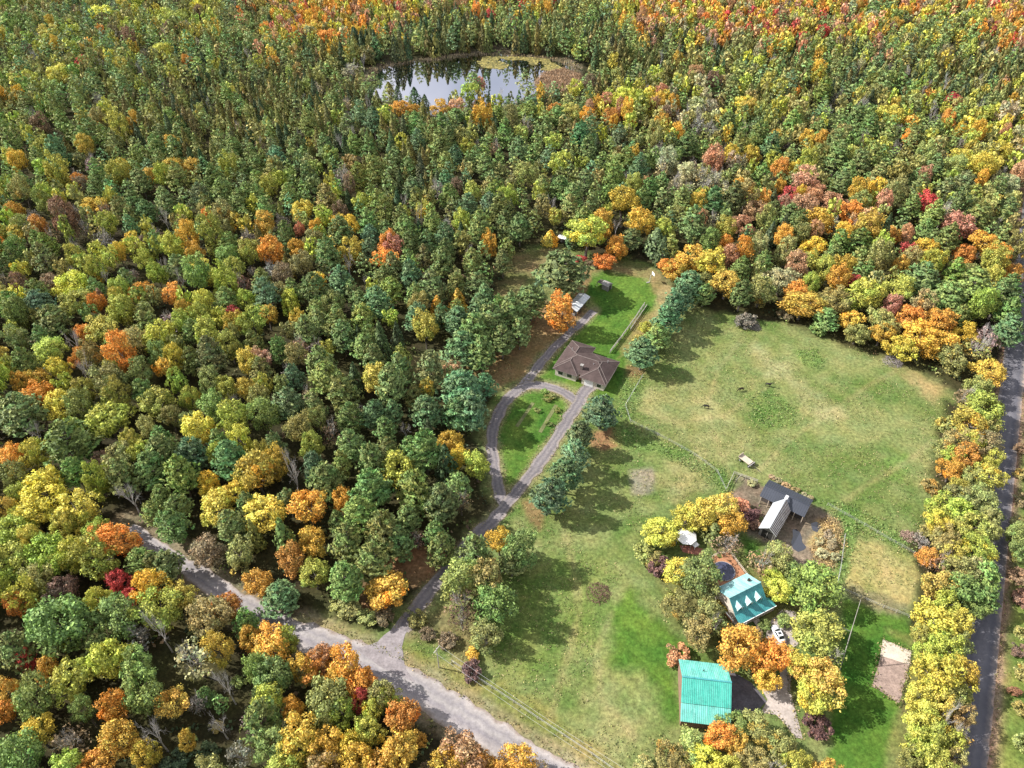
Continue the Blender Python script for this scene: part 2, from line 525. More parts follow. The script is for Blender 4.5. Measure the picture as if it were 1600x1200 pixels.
def ground_tone(X, Y):
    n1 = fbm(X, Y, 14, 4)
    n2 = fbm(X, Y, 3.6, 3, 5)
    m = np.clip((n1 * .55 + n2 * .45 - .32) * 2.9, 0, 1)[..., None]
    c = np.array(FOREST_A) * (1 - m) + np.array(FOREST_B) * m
    edge = (fbm(X, Y, 5, 3, 11) - .5)
    px, py, _ = proj(X, Y)
    pd = ldist(PAVED, X, Y)
    east = X - np.interp(Y, [p[1] for p in PAVED], [p[0] for p in PAVED])
    def lay(c, w, A, B):
        w = np.clip(w, 0, 1)[..., None]
        return c * (1 - w) + (np.array(A) * (1 - m) + np.array(B) * m) * w
    near = Y < 230
    c = lay(c, ((east > 0) & near) * np.clip((pd - 2) / 2, 0, 1), (.10, .10, .04), (.27, .19, .11))
    c = lay(c, ((east > 0) & near) * np.clip(1 - np.abs(pd - 8) / 4.2, 0, 1) * 1.6, (.08, .14, .03), (.17, .2, .05))
    for poly, A, B, soft, k in PATCHES:
        wp = W(poly)
        sd = sdist(wp, X, Y) + edge * soft * 2.5
        c = lay(c, np.clip(sd / soft + .5, 0, 1) * k, A, B)
    for line, w in ((MAIN_ROAD, 6.0), (DRIVE, 2.6), (LOOP, 2.6), (CARPORT_LANE, 2.4)):
        d = ldist(line, X, Y) + edge * 1.4
        c = lay(c, np.clip((w - d) / 1.6 + .3, 0, 1) * .6, (.2, .16, .1), (.34, .28, .2))
    c = lay(c, np.clip((4.7 - pd + edge * 1.5) / .8, 0, 1) * (east > -6) * .6, (.28, .16, .13), (.36, .24, .19))
    for line in PATHS:
        dd = ldist(W(line), X, Y) + edge * .8
        c = lay(c, np.clip((1.0 - dd) / .9 + .2, 0, 1) * .45, TAN_A, TAN_B)
    lawn = sdist(W(PATCHES[18][0]), X, Y) > 0
    st = np.sin((X * .80 + Y * .6) * 2 * np.pi / 3.6)
    c = c * (1 + .13 * st * lawn)[..., None]
    lawn = sdist(W(PATCHES[2][0]), X, Y) > 0
    st = np.sin((X * .86 - Y * .52) * 2 * np.pi / 3.2)
    c = c * (1 + .08 * st * lawn)[..., None]
    d = sdist(POND, X, Y)
    c = lay(c, np.clip((d + 6) / 3, 0, 1), (.10, .085, .065), (.2, .165, .125))
    return c


def axis(lo, hi, step, far, grow=1.16):
    a = list(np.arange(lo, hi + .01, step))
    s, x = step, lo
    left = []
    while x > -far:
        s *= grow
        x -= s
        left.append(x)
    s, x = step, a[-1]
    right = []
    while x < far:
        s *= grow
        x += s
        right.append(x)
    return np.array(left[::-1] + a + right)


GX, GY = axis(-110, 185, 1.0, 3600), axis(40, 330, 1.0, 3600)
XX, YY = np.meshgrid(GX, GY)
tone = ground_tone(XX.ravel(), YY.ravel())
nxg, nyg = len(GX), len(GY)
ii = np.arange(nxg * nyg).reshape(nyg, nxg)
gf = np.stack([ii[:-1, :-1], ii[:-1, 1:], ii[1:, 1:], ii[1:, :-1]], -1).reshape(-1, 4)
gm, t, b = new_mat('ground_soil_and_grass')
geo = N(t, 'ShaderNodeNewGeometry').outputs['Position']
at = N(t, 'ShaderNodeAttribute', attribute_name='tone').outputs['Color']
k1 = ramp(t, noise(t, 1.1, 6, .75, geo), [(.28, g3(.32)), (.5, g3(.82)), (.72, g3(1.45))])
k2 = ramp(t, noise(t, .16, 5, .6, geo), [(.3, (.82, .95, .9)), (.7, (1.2, 1.06, 1.0))])
t.links.new(mixc(t, 1.0, mixc(t, 1.0, at, k1, 'MULTIPLY'), k2, 'MULTIPLY'), b.inputs['Base Color'])
b.inputs['Roughness'].default_value = .95
b.inputs['Specular IOR Level'].default_value = .1
bp = N(t, 'ShaderNodeBump')
bp.inputs['Strength'].default_value = .6
bp.inputs['Distance'].default_value = .25
t.links.new(noise(t, 1.1, 6, .75, geo), bp.inputs['Height'])
t.links.new(bp.outputs[0], b.inputs['Normal'])
ground = structure(link_mesh('ground', np.c_[XX.ravel(), YY.ravel(), np.zeros(XX.size)], gf, gm, pattrs={'tone': np.c_[tone, np.ones(len(tone))]}))


def track_mat(name, stops, var=.3, scale=.9, rough=.9):
    m, t, b = new_mat(name)
    geo = N(t, 'ShaderNodeNewGeometry').outputs['Position']
    ac = N(t, 'ShaderNodeAttribute', attribute_name='across').outputs['Fac']
    ad = N(t, 'ShaderNodeMath', operation='MULTIPLY_ADD')
    t.links.new(noise(t, .5, 4, .6, geo), ad.inputs[0])
    ad.inputs[1].default_value = .35
    mr = N(t, 'ShaderNodeMapRange')
    mr.inputs['From Min'].default_value = -1
    t.links.new(ac, mr.inputs[0])
    t.links.new(mr.outputs[0], ad.inputs[2])
    sb = N(t, 'ShaderNodeMath', operation='SUBTRACT')
    t.links.new(ad.outputs[0], sb.inputs[0])
    sb.inputs[1].default_value = .175
    c = ramp(t, sb.outputs[0], stops)
    k = ramp(t, noise(t, scale, 6, .7, geo), [(.28, g3(.9 - var)), (.72, g3(.9 + var))])
    k2 = ramp(t, noise(t, .09, 3, .6, geo), [(.3, g3(.85)), (.7, g3(1.15))])
    t.links.new(mixc(t, 1.0, mixc(t, 1.0, c, k, 'MULTIPLY'), k2, 'MULTIPLY'), b.inputs['Base Color'])
    b.inputs['Roughness'].default_value = rough
    b.inputs['Specular IOR Level'].default_value = .2
    return m


M_gravel = track_mat('gravel_road', [(0, (.25, .2, .17)), (.12, (.35, .315, .3)), (.3, (.24, .22, .228)), (.45, (.31, .285, .28)), (.6, (.225, .205, .218)), (.85, (.37, .33, .315)), (1, (.25, .2, .16))], .22, 1.4)
M_drive = track_mat('driveway_chippings', [(0, (.2, .17, .14)), (.1, (.25, .22, .21)), (.28, (.15, .135, .145)), (.5, (.22, .195, .195)), (.72, (.15, .135, .145)), (.9, (.26, .225, .21)), (1, (.22, .18, .14))], .28, 1.6)
M_asphalt = track_mat('worn_asphalt', [(0, (.2, .165, .14)), (.07, (.15, .14, .145)), (.22, (.10, .098, .115)), (.42, (.135, .13, .145)), (.5, (.125, .12, .135)), (.6, (.14, .135, .15)), (.78, (.10, .098, .115)), (.94, (.17, .15, .145)), (1, (.32, .24, .2))], .14, 1.0)
structure(ribbon('gravel_road', MAIN_ROAD, lambda f: 3.7 + 3.3 * min(1, max(0, f - .1) / .4), .04, M_gravel, .8))
structure(ribbon('driveway', DRIVE, 3.6, .055, M_drive, .55, off=4))
structure(ribbon('loop_driveway', LOOP, 3.3, .05, M_drive, .5, off=8))
structure(ribbon('carport_lane', CARPORT_LANE, 2.9, .045, M_drive, .35, off=12))
structure(ribbon('paved_road', PAVED, 6.4, .05, M_asphalt, .12, off=16))
M_gravel_flat = surf('loose_gravel', (.225, .2, .205), .95, .25, .6, .1, 2.2)
structure(rough_poly('road_fork', W([(556, 1014), (590, 1003), (610, 984), (628, 962), (648, 968), (634, 990), (627, 1012), (634, 1045), (650, 1068), (600, 1046)]), .05, M_gravel_flat, .25, 1.0))

# ------------------------------------------------------------------ pond
wm, t, b = new_mat('pond_water')
geo = N(t, 'ShaderNodeNewGeometry').outputs['Position']
weed = ramp(t, noise(t, .035, 5, .6, geo), [(.36, (.03, .024, .016)), (.5, (.075, .058, .03)), (.66, (.16, .14, .05))])
t.links.new(weed, b.inputs['Base Color'])
b.inputs['Roughness'].default_value = .5
b.inputs['Specular IOR Level'].default_value = 0
gl = N(t, 'ShaderNodeBsdfGlossy')
gl.inputs['Roughness'].default_value = .03
gl.inputs['Color'].default_value = (.6, .6, .65, 1)
lw = N(t, 'ShaderNodeLayerWeight')
lw.inputs['Blend'].default_value = .55
mx = N(t, 'ShaderNodeMixShader')
t.links.new(lw.outputs['Fresnel'], mx.inputs[0])
t.links.new(b.outputs[0], mx.inputs[1])
t.links.new(gl.outputs[0], mx.inputs[2])
t.links.new(mx.outputs[0], t.nodes['Material Output'].inputs[0])
bp = N(t, 'ShaderNodeBump')
bp.inputs['Strength'].default_value = .09
t.links.new(noise(t, .8, 2, .5, geo), bp.inputs['Height'])
t.links.new(bp.outputs[0], gl.inputs['Normal'])
structure(rough_poly('pond_water', POND, .06, wm, 3.2, 2.0))
# ------------------------------------------------------------------ yards, sand, puddles, garden strips
def Zm(ox, oy, s):
    return lambda pts, z=0.0: W([(ox + x / s, oy + y / s) for x, y in pts], z)


z4 = Zm(1020, 930, 5.0)
M_yard = surf('pale_yard_gravel', (.36, .31, .28), .95, .28, .35, .1, 2.0)
M_pad = surf('dark_pad_asphalt', (.095, .088, .10), .9, .35, .5, .2, 2.5)
structure(rough_poly('gravel_yard', z4([(885, 330), (900, 260), (940, 190), (1010, 120), (1110, 140), (1175, 340), (1090, 430), (1070, 720), (1105, 860), (1170, 1120), (1120, 1130), (1040, 1010), (960, 930), (840, 925), (890, 830), (830, 720), (980, 690), (1000, 420), (930, 380)]), .035, M_yard, .5, 1.0, 3))
structure(rough_poly('asphalt_pad', z4([(600, 590), (680, 630), (775, 690), (893, 830), (800, 925), (600, 985)]), .05, M_pad, .12, .8, 5))
M_sand = surf('raked_sand', (.47, .40, .33), .95, .2, .5, .1, 3.0)
structure(rough_poly('sand_court', W([(1380, 1000), (1425, 1017.5), (1421, 1039), (1376, 1024)]), .045, M_sand, .2, .6, 6))
structure(rough_poly('brown_plot', W([(1376.5, 1023), (1421.5, 1038), (1405, 1099), (1362.5, 1072.5)]), .04, surf('brown_plot_ground', (.265, .195, .165), .95, .35, .7, .1, 2.5), .15, .6, 6))  # browner part of the rectangle, below the pale sand strip
z3 = Zm(1170, 735, 8.57)
pm, t, b = new_mat('puddle_water')
b.inputs['Base Color'].default_value = (.025, .028, .04, 1)
b.inputs['Roughness'].default_value = .06
b.inputs['Specular IOR Level'].default_value = 1.0
for poly in ([(585, 790), (640, 780), (690, 830), (715, 900), (725, 970), (772, 1030), (740, 1072), (660, 1098), (595, 1050), (565, 960), (590, 880)],
             [(840, 715), (900, 688), (965, 715), (978, 765), (930, 800), (920, 832), (855, 800)]):
    structure(rough_poly('puddle', z3(poly), .03, pm, .25, .5, 9))
M_bed = surf('dry_bed_soil', (.13, .14, .06), .95, .3, .6, .1, 3)
zi = Zm(640, 420, 2.857)
for k, (a, c) in enumerate([((552, 598), (478, 705)), ((655, 608), (582, 730))]):
    (ax, ay), (bx, by) = zi([a, c])
    d = Vector((bx - ax, by - ay, 0)).normalized()
    s = Vector((d.y, -d.x, 0)) * .55
    structure(rough_poly('garden_bed', [(ax + s.x, ay + s.y), (bx + s.x, by + s.y), (bx - s.x, by - s.y), (ax - s.x, ay - s.y)], .06, M_bed, .2, .6, k))

structure(rough_poly('side_lane', W([(1588, 592), (1625, 590), (1625, 612), (1587, 613)]), .045, M_asphalt, .2, .8, 4))

# ------------------------------------------------------------------ building materials


def roof_mat(name, col, fade, rough=.42):
    """Painted sheet metal: faded and streaked down the slope, dirtier in places."""
    m, t, b = new_mat(name)
    tc = N(t, 'ShaderNodeTexCoord')
    mp = N(t, 'ShaderNodeMapping')
    mp.inputs['Scale'].default_value = (2.6, .3, .3)
    t.links.new(tc.outputs['Object'], mp.inputs[0])
    s = ramp(t, noise(t, 1.0, 5, .7, mp.outputs[0]), [(.3, (0, 0, 0)), (.7, (1, 1, 1))])
    c = mixc(t, s, col, fade)
    k = ramp(t, noise(t, .7, 5, .7, tc.outputs['Object']), [(.28, g3(.72)), (.5, g3(1)), (.75, g3(1.12))])
    k2 = ramp(t, noise(t, 5.0, 3, .6, tc.outputs['Object']), [(.3, g3(.88)), (.7, g3(1.1))])
    t.links.new(mixc(t, 1.0, mixc(t, 1.0, c, k, 'MULTIPLY'), k2, 'MULTIPLY'), b.inputs['Base Color'])
    r = ramp(t, noise(t, 1.4, 4, .6, tc.outputs['Object']), [(.3, g3(rough - .1)), (.7, g3(rough + .2))])
    t.links.new(r, b.inputs['Roughness'])
    bp = N(t, 'ShaderNodeBump')
    bp.inputs['Strength'].default_value = .25
    bp.inputs['Distance'].default_value = .05
    t.links.new(noise(t, 1.1, 3, .5, tc.outputs['Object']), bp.inputs['Height'])
    t.links.new(bp.outputs[0], b.inputs['Normal'])
    return m


M_turq = roof_mat('turquoise_steel', (.035, .36, .28), (.11, .43, .36))
M_turq2 = roof_mat('sunlit_faded_turquoise', (.07, .40, .33), (.22, .52, .46))  # same paint, weathered, and lightened to paint the sun on the far slope
M_teal = roof_mat('teal_steel', (.03, .22, .23), (.08, .31, .32))
M_tealpale = roof_mat('pale_teal_steel', (.13, .36, .36), (.33, .5, .49), .36)  # lighter teal on the back slope, ridge cap and dormer roofs
M_brick = surf('brown_siding', (.20, .12, .09), .8, .2, .8)
M_cream = surf('cream_siding', (.52, .46, .39), .75, .12, .8)
M_white = surf('white_paint', (.78, .77, .74), .6, .07, 1.0)
M_shingle = surf('weathered_brown_shingles', (.07, .05, .047), .92, .26, .45, .15, 2.2)
M_ridge = surf('pale_ridge_shingles', (.15, .12, .11), .9, .15, 1.0)
M_black = surf('black_steel', (.035, .04, .055), .45, .12, .3, .5)
M_galv = surf('galvanised_sheet', (.50, .52, .54), .38, .2, .3, .5, 2, .35)
M_galvold = surf('weathered_sheet', (.58, .57, .55), .6, .3, .6, .4, 3)
M_rust = surf('rusty_rib', (.14, .10, .085), .8, .3, 1.0)
M_greywood = surf('grey_boards', (.25, .235, .22), .85, .25, 1.2)
M_darkwood = surf('dark_boards', (.07, .06, .055), .85, .3, 1.2)
M_cedar = surf('orange_cedar_boards', (.34, .165, .085), .7, .18, 1.0)
M_redwood = surf('red_brown_boards', (.27, .11, .075), .75, .22, 1.0)
M_palewood = surf('pale_boards', (.46, .38, .30), .75, .15, 1.0)
M_glass = surf('dark_glass', (.02, .025, .03), .08, .05, 1.0, .8)
M_dark = surf('dark_fittings_and_doorway_shade', (.03, .028, .025), .9, .2)  # dark tyres, wheels and vents, and the shade painted into the stable doorway
M_pole = surf('grey_pole_wood', (.40, .37, .33), .85, .2, 1.0)
M_rail = surf('silvery_rail_wood', (.33, .31, .27), .85, .2, 1.5)
M_wire = surf('aluminium_wire', (.4, .4, .4), .4, .05, 1.0, .5)
M_metal = surf('grey_metal', (.35, .35, .36), .45, .1, 2.0, .5)


def gable_seams(mb, x0, x1, n, prof_a, prof_b, w=.05, h=.05):
    """Raised seams running down a roof slope from prof_a=(y,z) to prof_b."""
    for k in range(n):
        x = x0 + (x1 - x0) * (k + .5) / n
        mb.bar((x, prof_a[0], prof_a[1] + h / 2), (x, prof_b[0], prof_b[1] + h / 2), w, h)


def stuff_part(o):
    o['kind'] = 'stuff'
    return o


# ---- the long barn with the bright turquoise roof
R = math.radians
t1 = thing('barn', 'long barn with a bright turquoise three-slope metal roof beside the dark asphalt pad', 'barn', (35.38, 75.12, 0), R(-7.2))
prof = [(5.3, 0), (5.3, 3.45), (0, 6.8), (-4.4, 4.35), (-7.15, 2.95), (-7.15, 0)]
m = MB()
n = len(prof)
vs = [(.2, y, z) for y, z in prof] + [(9.7, y, z) for y, z in prof]
m.add(vs, [tuple(range(n)), tuple(range(2 * n - 1, n - 1, -1))] + [(i, n + i, n + (i + 1) % n, (i + 1) % n) for i in range(n)])
m.build('wall', M_brick, t1)
for nm, a, c, mt, kseam in (('roof', (0, 7.0), (5.65, 3.5), M_turq2, 26), ('roof', (-.02, 6.98), (-4.42, 4.6), M_turq, 26), ('roof', (-4.46, 4.5), (-7.6, 3.0), M_turq2, 26)):
    r = MB().slab([(-.1, a[0], a[1]), (10.0, a[0], a[1]), (10.0, c[0], c[1]), (-.1, c[0], c[1])], .09).build(nm, mt, t1)
    s = MB()
    gable_seams(s, 0, 9.9, kseam, a, c, .06, .06)
    stuff_part(s.build('seam', mt, r))
MB().bar((-.12, 0, 7.06), (10.02, 0, 7.06), .34, .06).build('ridge_cap', M_teal, t1)
MB().tube([(4.7, 2.6, 5.2), (4.7, 2.6, 6.0)], .12, 8).build('vent_pipe', M_dark, t1)
for y0 in (-5.8, -2.2, 1.6):
    d = MB().box(9.68, 9.78, y0, y0 + 2.8, .02, 2.6).build('garage_door', M_white, t1)
    g = MB()
    for k in range(4):
        g.box(9.78, 9.80, y0 + .05, y0 + 2.75, .1 + k * .63, .12 + k * .63)
    g.build('panel_joint', M_metal, d)

# ---- farmhouse with the teal roof
t2 = thing('farmhouse', 'small farmhouse with a teal metal roof, three dormers and a rear pool deck', 'house', (48.97, 93.42, 0), R(26.8))
m = MB()
prof = [(4.4, 0), (4.4, 4.0), (.5, 6.02), (-2.45, 3.1), (-2.45, 0)]
n = len(prof)
m.add([(.75, y, z) for y, z in prof] + [(9.25, y, z) for y, z in prof], [tuple(range(n)), tuple(range(2 * n - 1, n - 1, -1))] + [(i, n + i, n + (i + 1) % n, (i + 1) % n) for i in range(n)])
m.build('wall', M_cream, t2)
for a, c, x0, x1, mt in (((.5, 6.2), (4.75, 4.0), .4, 9.5, M_tealpale), ((.5, 6.19), (-2.62, 3.2), .4, 9.5, M_teal), ((-2.6, 3.24), (-4.5, 2.42), .35, 10.9, M_teal)):
    r = MB().slab([(x0, a[0], a[1]), (x1 if x1 < 10 else 9.5, a[0], a[1]), (x1, c[0], c[1]), (x0, c[0], c[1])], .1).build('roof', mt, t2)
    s = MB()
    gable_seams(s, x0, min(x1, 9.5), 22, a, c, .04, .04)
    stuff_part(s.build('seam', mt, r))
MB().slab([(9.5, -2.0, 3.3), (10.9, -4.5, 2.42), (10.9, -2.2, 2.42)], .1).build('porch_hip', M_teal, t2)
MB().bar((.38, .5, 6.25), (9.52, .5, 6.25), .3, .05).build('ridge_cap', M_tealpale, t2)
MB().bar((.3, -4.55, 2.36), (10.95, -4.55, 2.36), .12, .14).build('gutter', M_white, t2)
for x in (.6, 3.0, 5.6, 8.2, 10.7):
    MB().box(x - .07, x + .07, -4.3, -4.16, 0, 2.36).build('porch_post', M_white, t2)
MB().box(.5, 10.8, -4.3, -2.45, .0, .3).build('porch_floor', M_palewood, t2)
for xc in (2.0, 4.75, 7.45):
    dm = MB()
    dm.add([(xc - .72, -2.1, 3.65), (xc + .72, -2.1, 3.65), (xc + .72, -2.1, 4.5), (xc, -2.1, 5.25), (xc - .72, -2.1, 4.5), (xc - .72, -.8, 4.5), (xc + .72, -.8, 4.5), (xc, -.35, 5.25)],
           [(0, 1, 2, 3, 4), (0, 4, 5), (1, 6, 2)])
    d = dm.build('dormer', M_white, t2)
    for sx in (-1, 1):
        MB().slab([(xc, -2.3, 5.36), (xc, -.3, 5.36), (xc + sx * .88, -1.0, 4.46), (xc + sx * .88, -2.3, 4.46)], .07).build('dormer_roof', M_tealpale, d)
    MB().box(xc - .4, xc + .4, -2.14, -2.1, 3.75, 4.55).build('window', M_glass, d)
for x, w in ((1.6, 1.2), (6.6, 1.2), (8.1, 1.0)):
    f = MB().box(x - w / 2 - .08, x + w / 2 + .08, -2.5, -2.45, 1.0, 2.3).build('window_frame', M_white, t2)
    MB().box(x - w / 2, x + w / 2, -2.53, -2.5, 1.08, 2.22).build('pane', M_glass, f)
d = MB().box(4.2, 5.1, -2.5, -2.45, .3, 2.35).build('door', M_redwood, t2)
MB().box(4.97, 5.03, -2.56, -2.5, 1.2, 1.32).build('handle', M_metal, d)
MB().box(7.6, 8.1, 2.2, 2.7, 4.6, 5.9).build('vent_stack', M_dark, t2)

# deck behind it, the pool in the deck, canopy
t3 = thing('pool_deck', 'orange cedar deck with white railings round the pool behind the teal-roofed farmhouse', 'deck', (48.97, 93.42, 0), R(26.8))
deckp = [(2.2, 4.9), (11.0, 4.9), (11.7, 12.9), (9.6, 13.3), (9.4, 12.3), (8.2, 12.5), (8.3, 13.6), (6.8, 13.8), (3.0, 10.4)]
MB().prism(deckp, .1, .6).build('platform', M_cedar, t3)
for a, c in (((11.1, 5.1), (11.62, 12.8)), ((11.62, 12.8), (9.7, 13.2)), ((8.2, 13.5), (6.9, 13.7)), ((6.9, 13.7), (3.2, 10.4))):
    L = math.dist(a, c)
    k = max(1, int(L / 1.6))
    for z in (1.0, 1.5):
        MB().bar((*a, z), (*c, z), .12, .08).build('rail', M_palewood, t3)
    for i in range(k + 1):
        x, y = a[0] + (c[0] - a[0]) * i / k, a[1] + (c[1] - a[1]) * i / k
        MB().box(x - .06, x + .06, y - .06, y + .06, .6, 1.55).build('railing_post', M_palewood, t3)
brd = MB()
for k in range(44):
    x = 3.4 + k * .19
    y1 = 12.2 if x > 6.2 else 9.0
    brd.box(x, x + .012, 5.0, y1, .6, .606)
stuff_part(brd.build('board_joint', M_redwood, t3))
t4 = thing('swimming_pool', 'round above-ground swimming pool with a dark blue cover sunk in the cedar deck', 'pool', (48.97, 93.42, 0), R(26.8))
c = [(6.9 + 2.75 * math.cos(a), 9.1 + 2.75 * math.sin(a)) for a in np.linspace(0, 2 * math.pi, 33)[:-1]]
MB().prism(c, .05, .74).build('pool_wall', M_metal, t4)
c2 = [(6.9 + 2.62 * math.cos(a), 9.1 + 2.62 * math.sin(a)) for a in np.linspace(0, 2 * math.pi, 33)[:-1]]
MB().prism(c2, .70, .76).build('pool_cover', surf('pool_cover_cloth', (.045, .05, .09), .35, .5, .8, .5, 2), t4)
for k in range(8):
    a = k * math.pi / 4
    MB().tube([(6.9 + 2.68 * math.cos(a + s), 9.1 + 2.68 * math.sin(a + s), .78) for s in np.linspace(0, math.pi / 4, 5)], .06, 5).build('rim', M_metal, t4)

z2 = Zm(1030, 810, 6.667)
gx, gy = z2([(285, 185)], 2.4)[0]
t5 = thing('canopy', 'white faceted garden canopy half hidden among yellow trees behind the deck', 'canopy', (gx, gy, 0), .3)
oc = [(2.6 * math.cos(a), 2.6 * math.sin(a)) for a in np.linspace(0, 2 * math.pi, 9)[:-1]]
for k in range(8):
    (ax, ay), (bx, by) = oc[k], oc[(k + 1) % 8]
    MB().slab([(0, 0, 3.5 - .05 * (k % 3)), (ax, ay, 2.3), (bx, by, 2.3)], .04).build('canopy_panel', M_white, t5)
    MB().tube([(ax * .96, ay * .96, 0), (ax * .96, ay * .96, 2.28)], .05, 6).build('post', M_metal, t5)
MB().tube([(0, 0, 3.4), (0, 0, 3.7)], .1, 8).build('finial', M_white, t5)
(gx, gy), = z2([(375, 265)], 1.2)
t6 = thing('garden_table', 'small white square garden table beside the white canopy', 'table', (gx, gy, 0), .6)
MB().box(-.75, .75, -.75, .75, 1.0, 1.08).build('table_top', M_white, t6)
for sx in (-1, 1):
    for sy in (-1, 1):
        MB().box(sx * .6 - .05, sx * .6 + .05, sy * .6 - .05, sy * .6 + .05, 0, 1.0).build('leg', M_white, t6)
structure(rough_poly('patio', z2([(210, 280), (360, 290), (500, 330), (500, 370), (380, 380), (250, 350)]), .05, M_redwood, .15, .6, 2))

t7 = thing('side_porch', 'little orange cedar porch with a white rail on the left end of the teal-roofed farmhouse', 'porch', (0, 0, 0))
q = z2([(680, 985), (735, 968), (795, 1040), (765, 1085)], .5)
MB().prism(q[::-1] if sdist(q, np.array([0.]), np.array([0.]))[0] > 0 else q, .05, .5).build('floor', M_cedar, t7)
MB().bar((*q[0], 1.2), (*q[3], 1.2), .3, .1).build('rail', M_white, t7)
for p in (q[0], q[3]):
    MB().box(p[0] - .07, p[0] + .07, p[1] - .07, p[1] + .07, .5, 1.2).build('post', M_white, t7)
t8 = thing('boardwalk', 'short pale boardwalk leading from the farmhouse porch towards the parked white car', 'boardwalk')
a, c = z2([(1005, 1055), (1078, 1160)], .3)
dv = Vector((c[0] - a[0], c[1] - a[1], 0))
for k in range(9):
    p = Vector((*a, .28)) + dv * (k + .5) / 9
    s = Vector((dv.y, -dv.x, 0)).normalized() * .75
    MB().bar(p - s, p + s, dv.length / 9 * .88, .05).build('plank', M_palewood, t8)
for sgn in (-1, 1):
    s = Vector((dv.y, -dv.x, 0)).normalized() * .55 * sgn
    MB().bar(Vector((*a, .12)) + s, Vector((*c, .12)) + s, .12, .24).build('bearer', M_greywood, t8)

# ---- black-roofed barn with its grey wing
t9 = thing('stable', 'stable with a matt black metal roof and a rusty grey corrugated wing', 'stable', (65.63, 127.28, 0), R(-35.3))
m = MB()
prof = [(4.0, 0), (4.0, 3.3), (.8, 4.45), (-.6, 3.7), (-.6, 0)]
n = len(prof)
m.add([(.1, y, z) for y, z in prof] + [(11.1, y, z) for y, z in prof], [tuple(range(n)), tuple(range(2 * n - 1, n - 1, -1))] + [(i, n + i, n + (i + 1) % n, (i + 1) % n) for i in range(n)])
m.build('wall', M_darkwood, t9)
for a, c in (((.8, 4.6), (4.4, 3.3)), ((.8, 4.59), (-2.05, 3.0))):
    r = MB().slab([(-.35, *a), (11.5, *a), (11.5, *c), (-.35, *c)], .09).build('roof', M_black, t9)
    s = MB()
    gable_seams(s, -.3, 11.4, 20, a, c, .04, .035)
    stuff_part(s.build('seam', M_black, r))
MB().bar((-.37, .8, 4.64), (11.52, .8, 4.64), .26, .05).build('ridge_cap', M_black, t9)
for x in (.1, 2.2, 9.0, 11.2):
    MB().box(x - .09, x + .09, -1.95, -1.77, 0, 3.0).build('post', M_palewood, t9)
m = MB()
prof = [(3.7, 0), (3.7, 3.0), (5.75, 5.0), (7.7, 3.0), (7.7, 0)]
n = len(prof)
m.add([(x, -11.2, z) for x, z in prof] + [(x, -2.1, z) for x, z in prof], [tuple(range(n)), tuple(range(2 * n - 1, n - 1, -1))] + [(i, n + i, n + (i + 1) % n, (i + 1) % n) for i in range(n)])
m.build('wing_wall', M_greywood, t9)
for sgn, x1, mt in ((-1, 3.35, M_galv), (1, 8.0, M_galvold)):
    q = [(5.75, -12.2, 5.2), (5.75, -.9, 5.2), (x1, -2.1, 3.0), (x1, -11.9, 3.0)]
    r = MB().slab(q, .07).build('wing_roof', mt, t9)
    s = MB()
    for k in range(17 if sgn > 0 else 14):
        f = (k + .5) / (17 if sgn > 0 else 14)
        ya, yb = -12.1 + 11.1 * f, -11.8 + 9.6 * f
        s.bar((5.75 + sgn * .05, ya, 5.18), (x1, yb, 3.05), (.26 if sgn > 0 else .05), .07)
    stuff_part(s.build('corrugation', M_rust if sgn > 0 else M_galv, r))
MB().bar((5.75, -12.25, 5.26), (5.75, -.6, 5.26), .3, .05).build('wing_ridge_cap', M_galv, t9)
MB().slab([(5.4, -1.1, 5.26), (6.1, -1.1, 5.26), (6.1, .2, 5.3), (5.4, .2, 5.3)], .1).build('ridge_flashing', M_white, t9)
MB().box(4.3, 7.1, -11.26, -11.2, 0, 2.7).build('doorway_shade', M_dark, t9)  # dark panel on the wall: shade of the open doorway put into its colour
for x in (4.25, 5.7, 7.15):
    MB().box(x - .07, x + .07, -11.33, -11.26, 0, 2.8).build('door_post', M_greywood, t9)
for k in range(5):
    MB().box(3.8 + k * .8, 4.45 + k * .8, -11.31, -11.265, 2.85, 3.3 + (1.2 if k == 2 else .6 if k in (1, 3) else 0)).build('gable_board', M_greywood, t9)

# ---- bungalow with the brown hip roofs
t10 = thing('bungalow', 'bungalow with several brown shingled hip roofs beside the loop driveway', 'house', (12.48, 175.44, 0), R(-26.5))
SL = .42


def hip(x0, x1, y0, y1, z, parent, name='roof'):
    w, d = x1 - x0, y1 - y0
    h = min(w, d) / 2
    if w >= d:
        a, c = (x0 + h, (y0 + y1) / 2, z + h * SL), (x1 - h, (y0 + y1) / 2, z + h * SL)
        fs = [(0, 1, 5, 4), (1, 2, 5), (2, 3, 4, 5), (3, 0, 4)]
    else:
        a, c = ((x0 + x1) / 2, y0 + h, z + h * SL), ((x0 + x1) / 2, y1 - h, z + h * SL)
        fs = [(0, 1, 4), (1, 2, 5, 4), (2, 3, 5), (3, 0, 4, 5)]
    lo = [(x0, y0, z), (x1, y0, z), (x1, y1, z), (x0, y1, z)]
    m = MB()
    m.add(lo + [a, c], fs + [(3, 2, 1, 0)])
    r = m.build(name, M_shingle, parent)
    k = MB()
    up = Vector((0, 0, .03))
    hips = [(0, a), (3, a), (1, c), (2, c)] if w >= d else [(0, a), (1, a), (3, c), (2, c)]
    for i, p in hips:
        k.bar(Vector(lo[i]) + up, Vector(p) + up, .2, .05)
    k.bar(Vector(a) + up, Vector(c) + up, .24, .06)
    k.build('ridge_cap', M_ridge, r)
    e = MB()
    for i in range(4):
        e.bar(Vector(lo[i]) - Vector((0, 0, .1)), Vector(lo[(i + 1) % 4]) - Vector((0, 0, .1)), .14, .18)
    e.build('fascia', M_ridge, r)
    return r


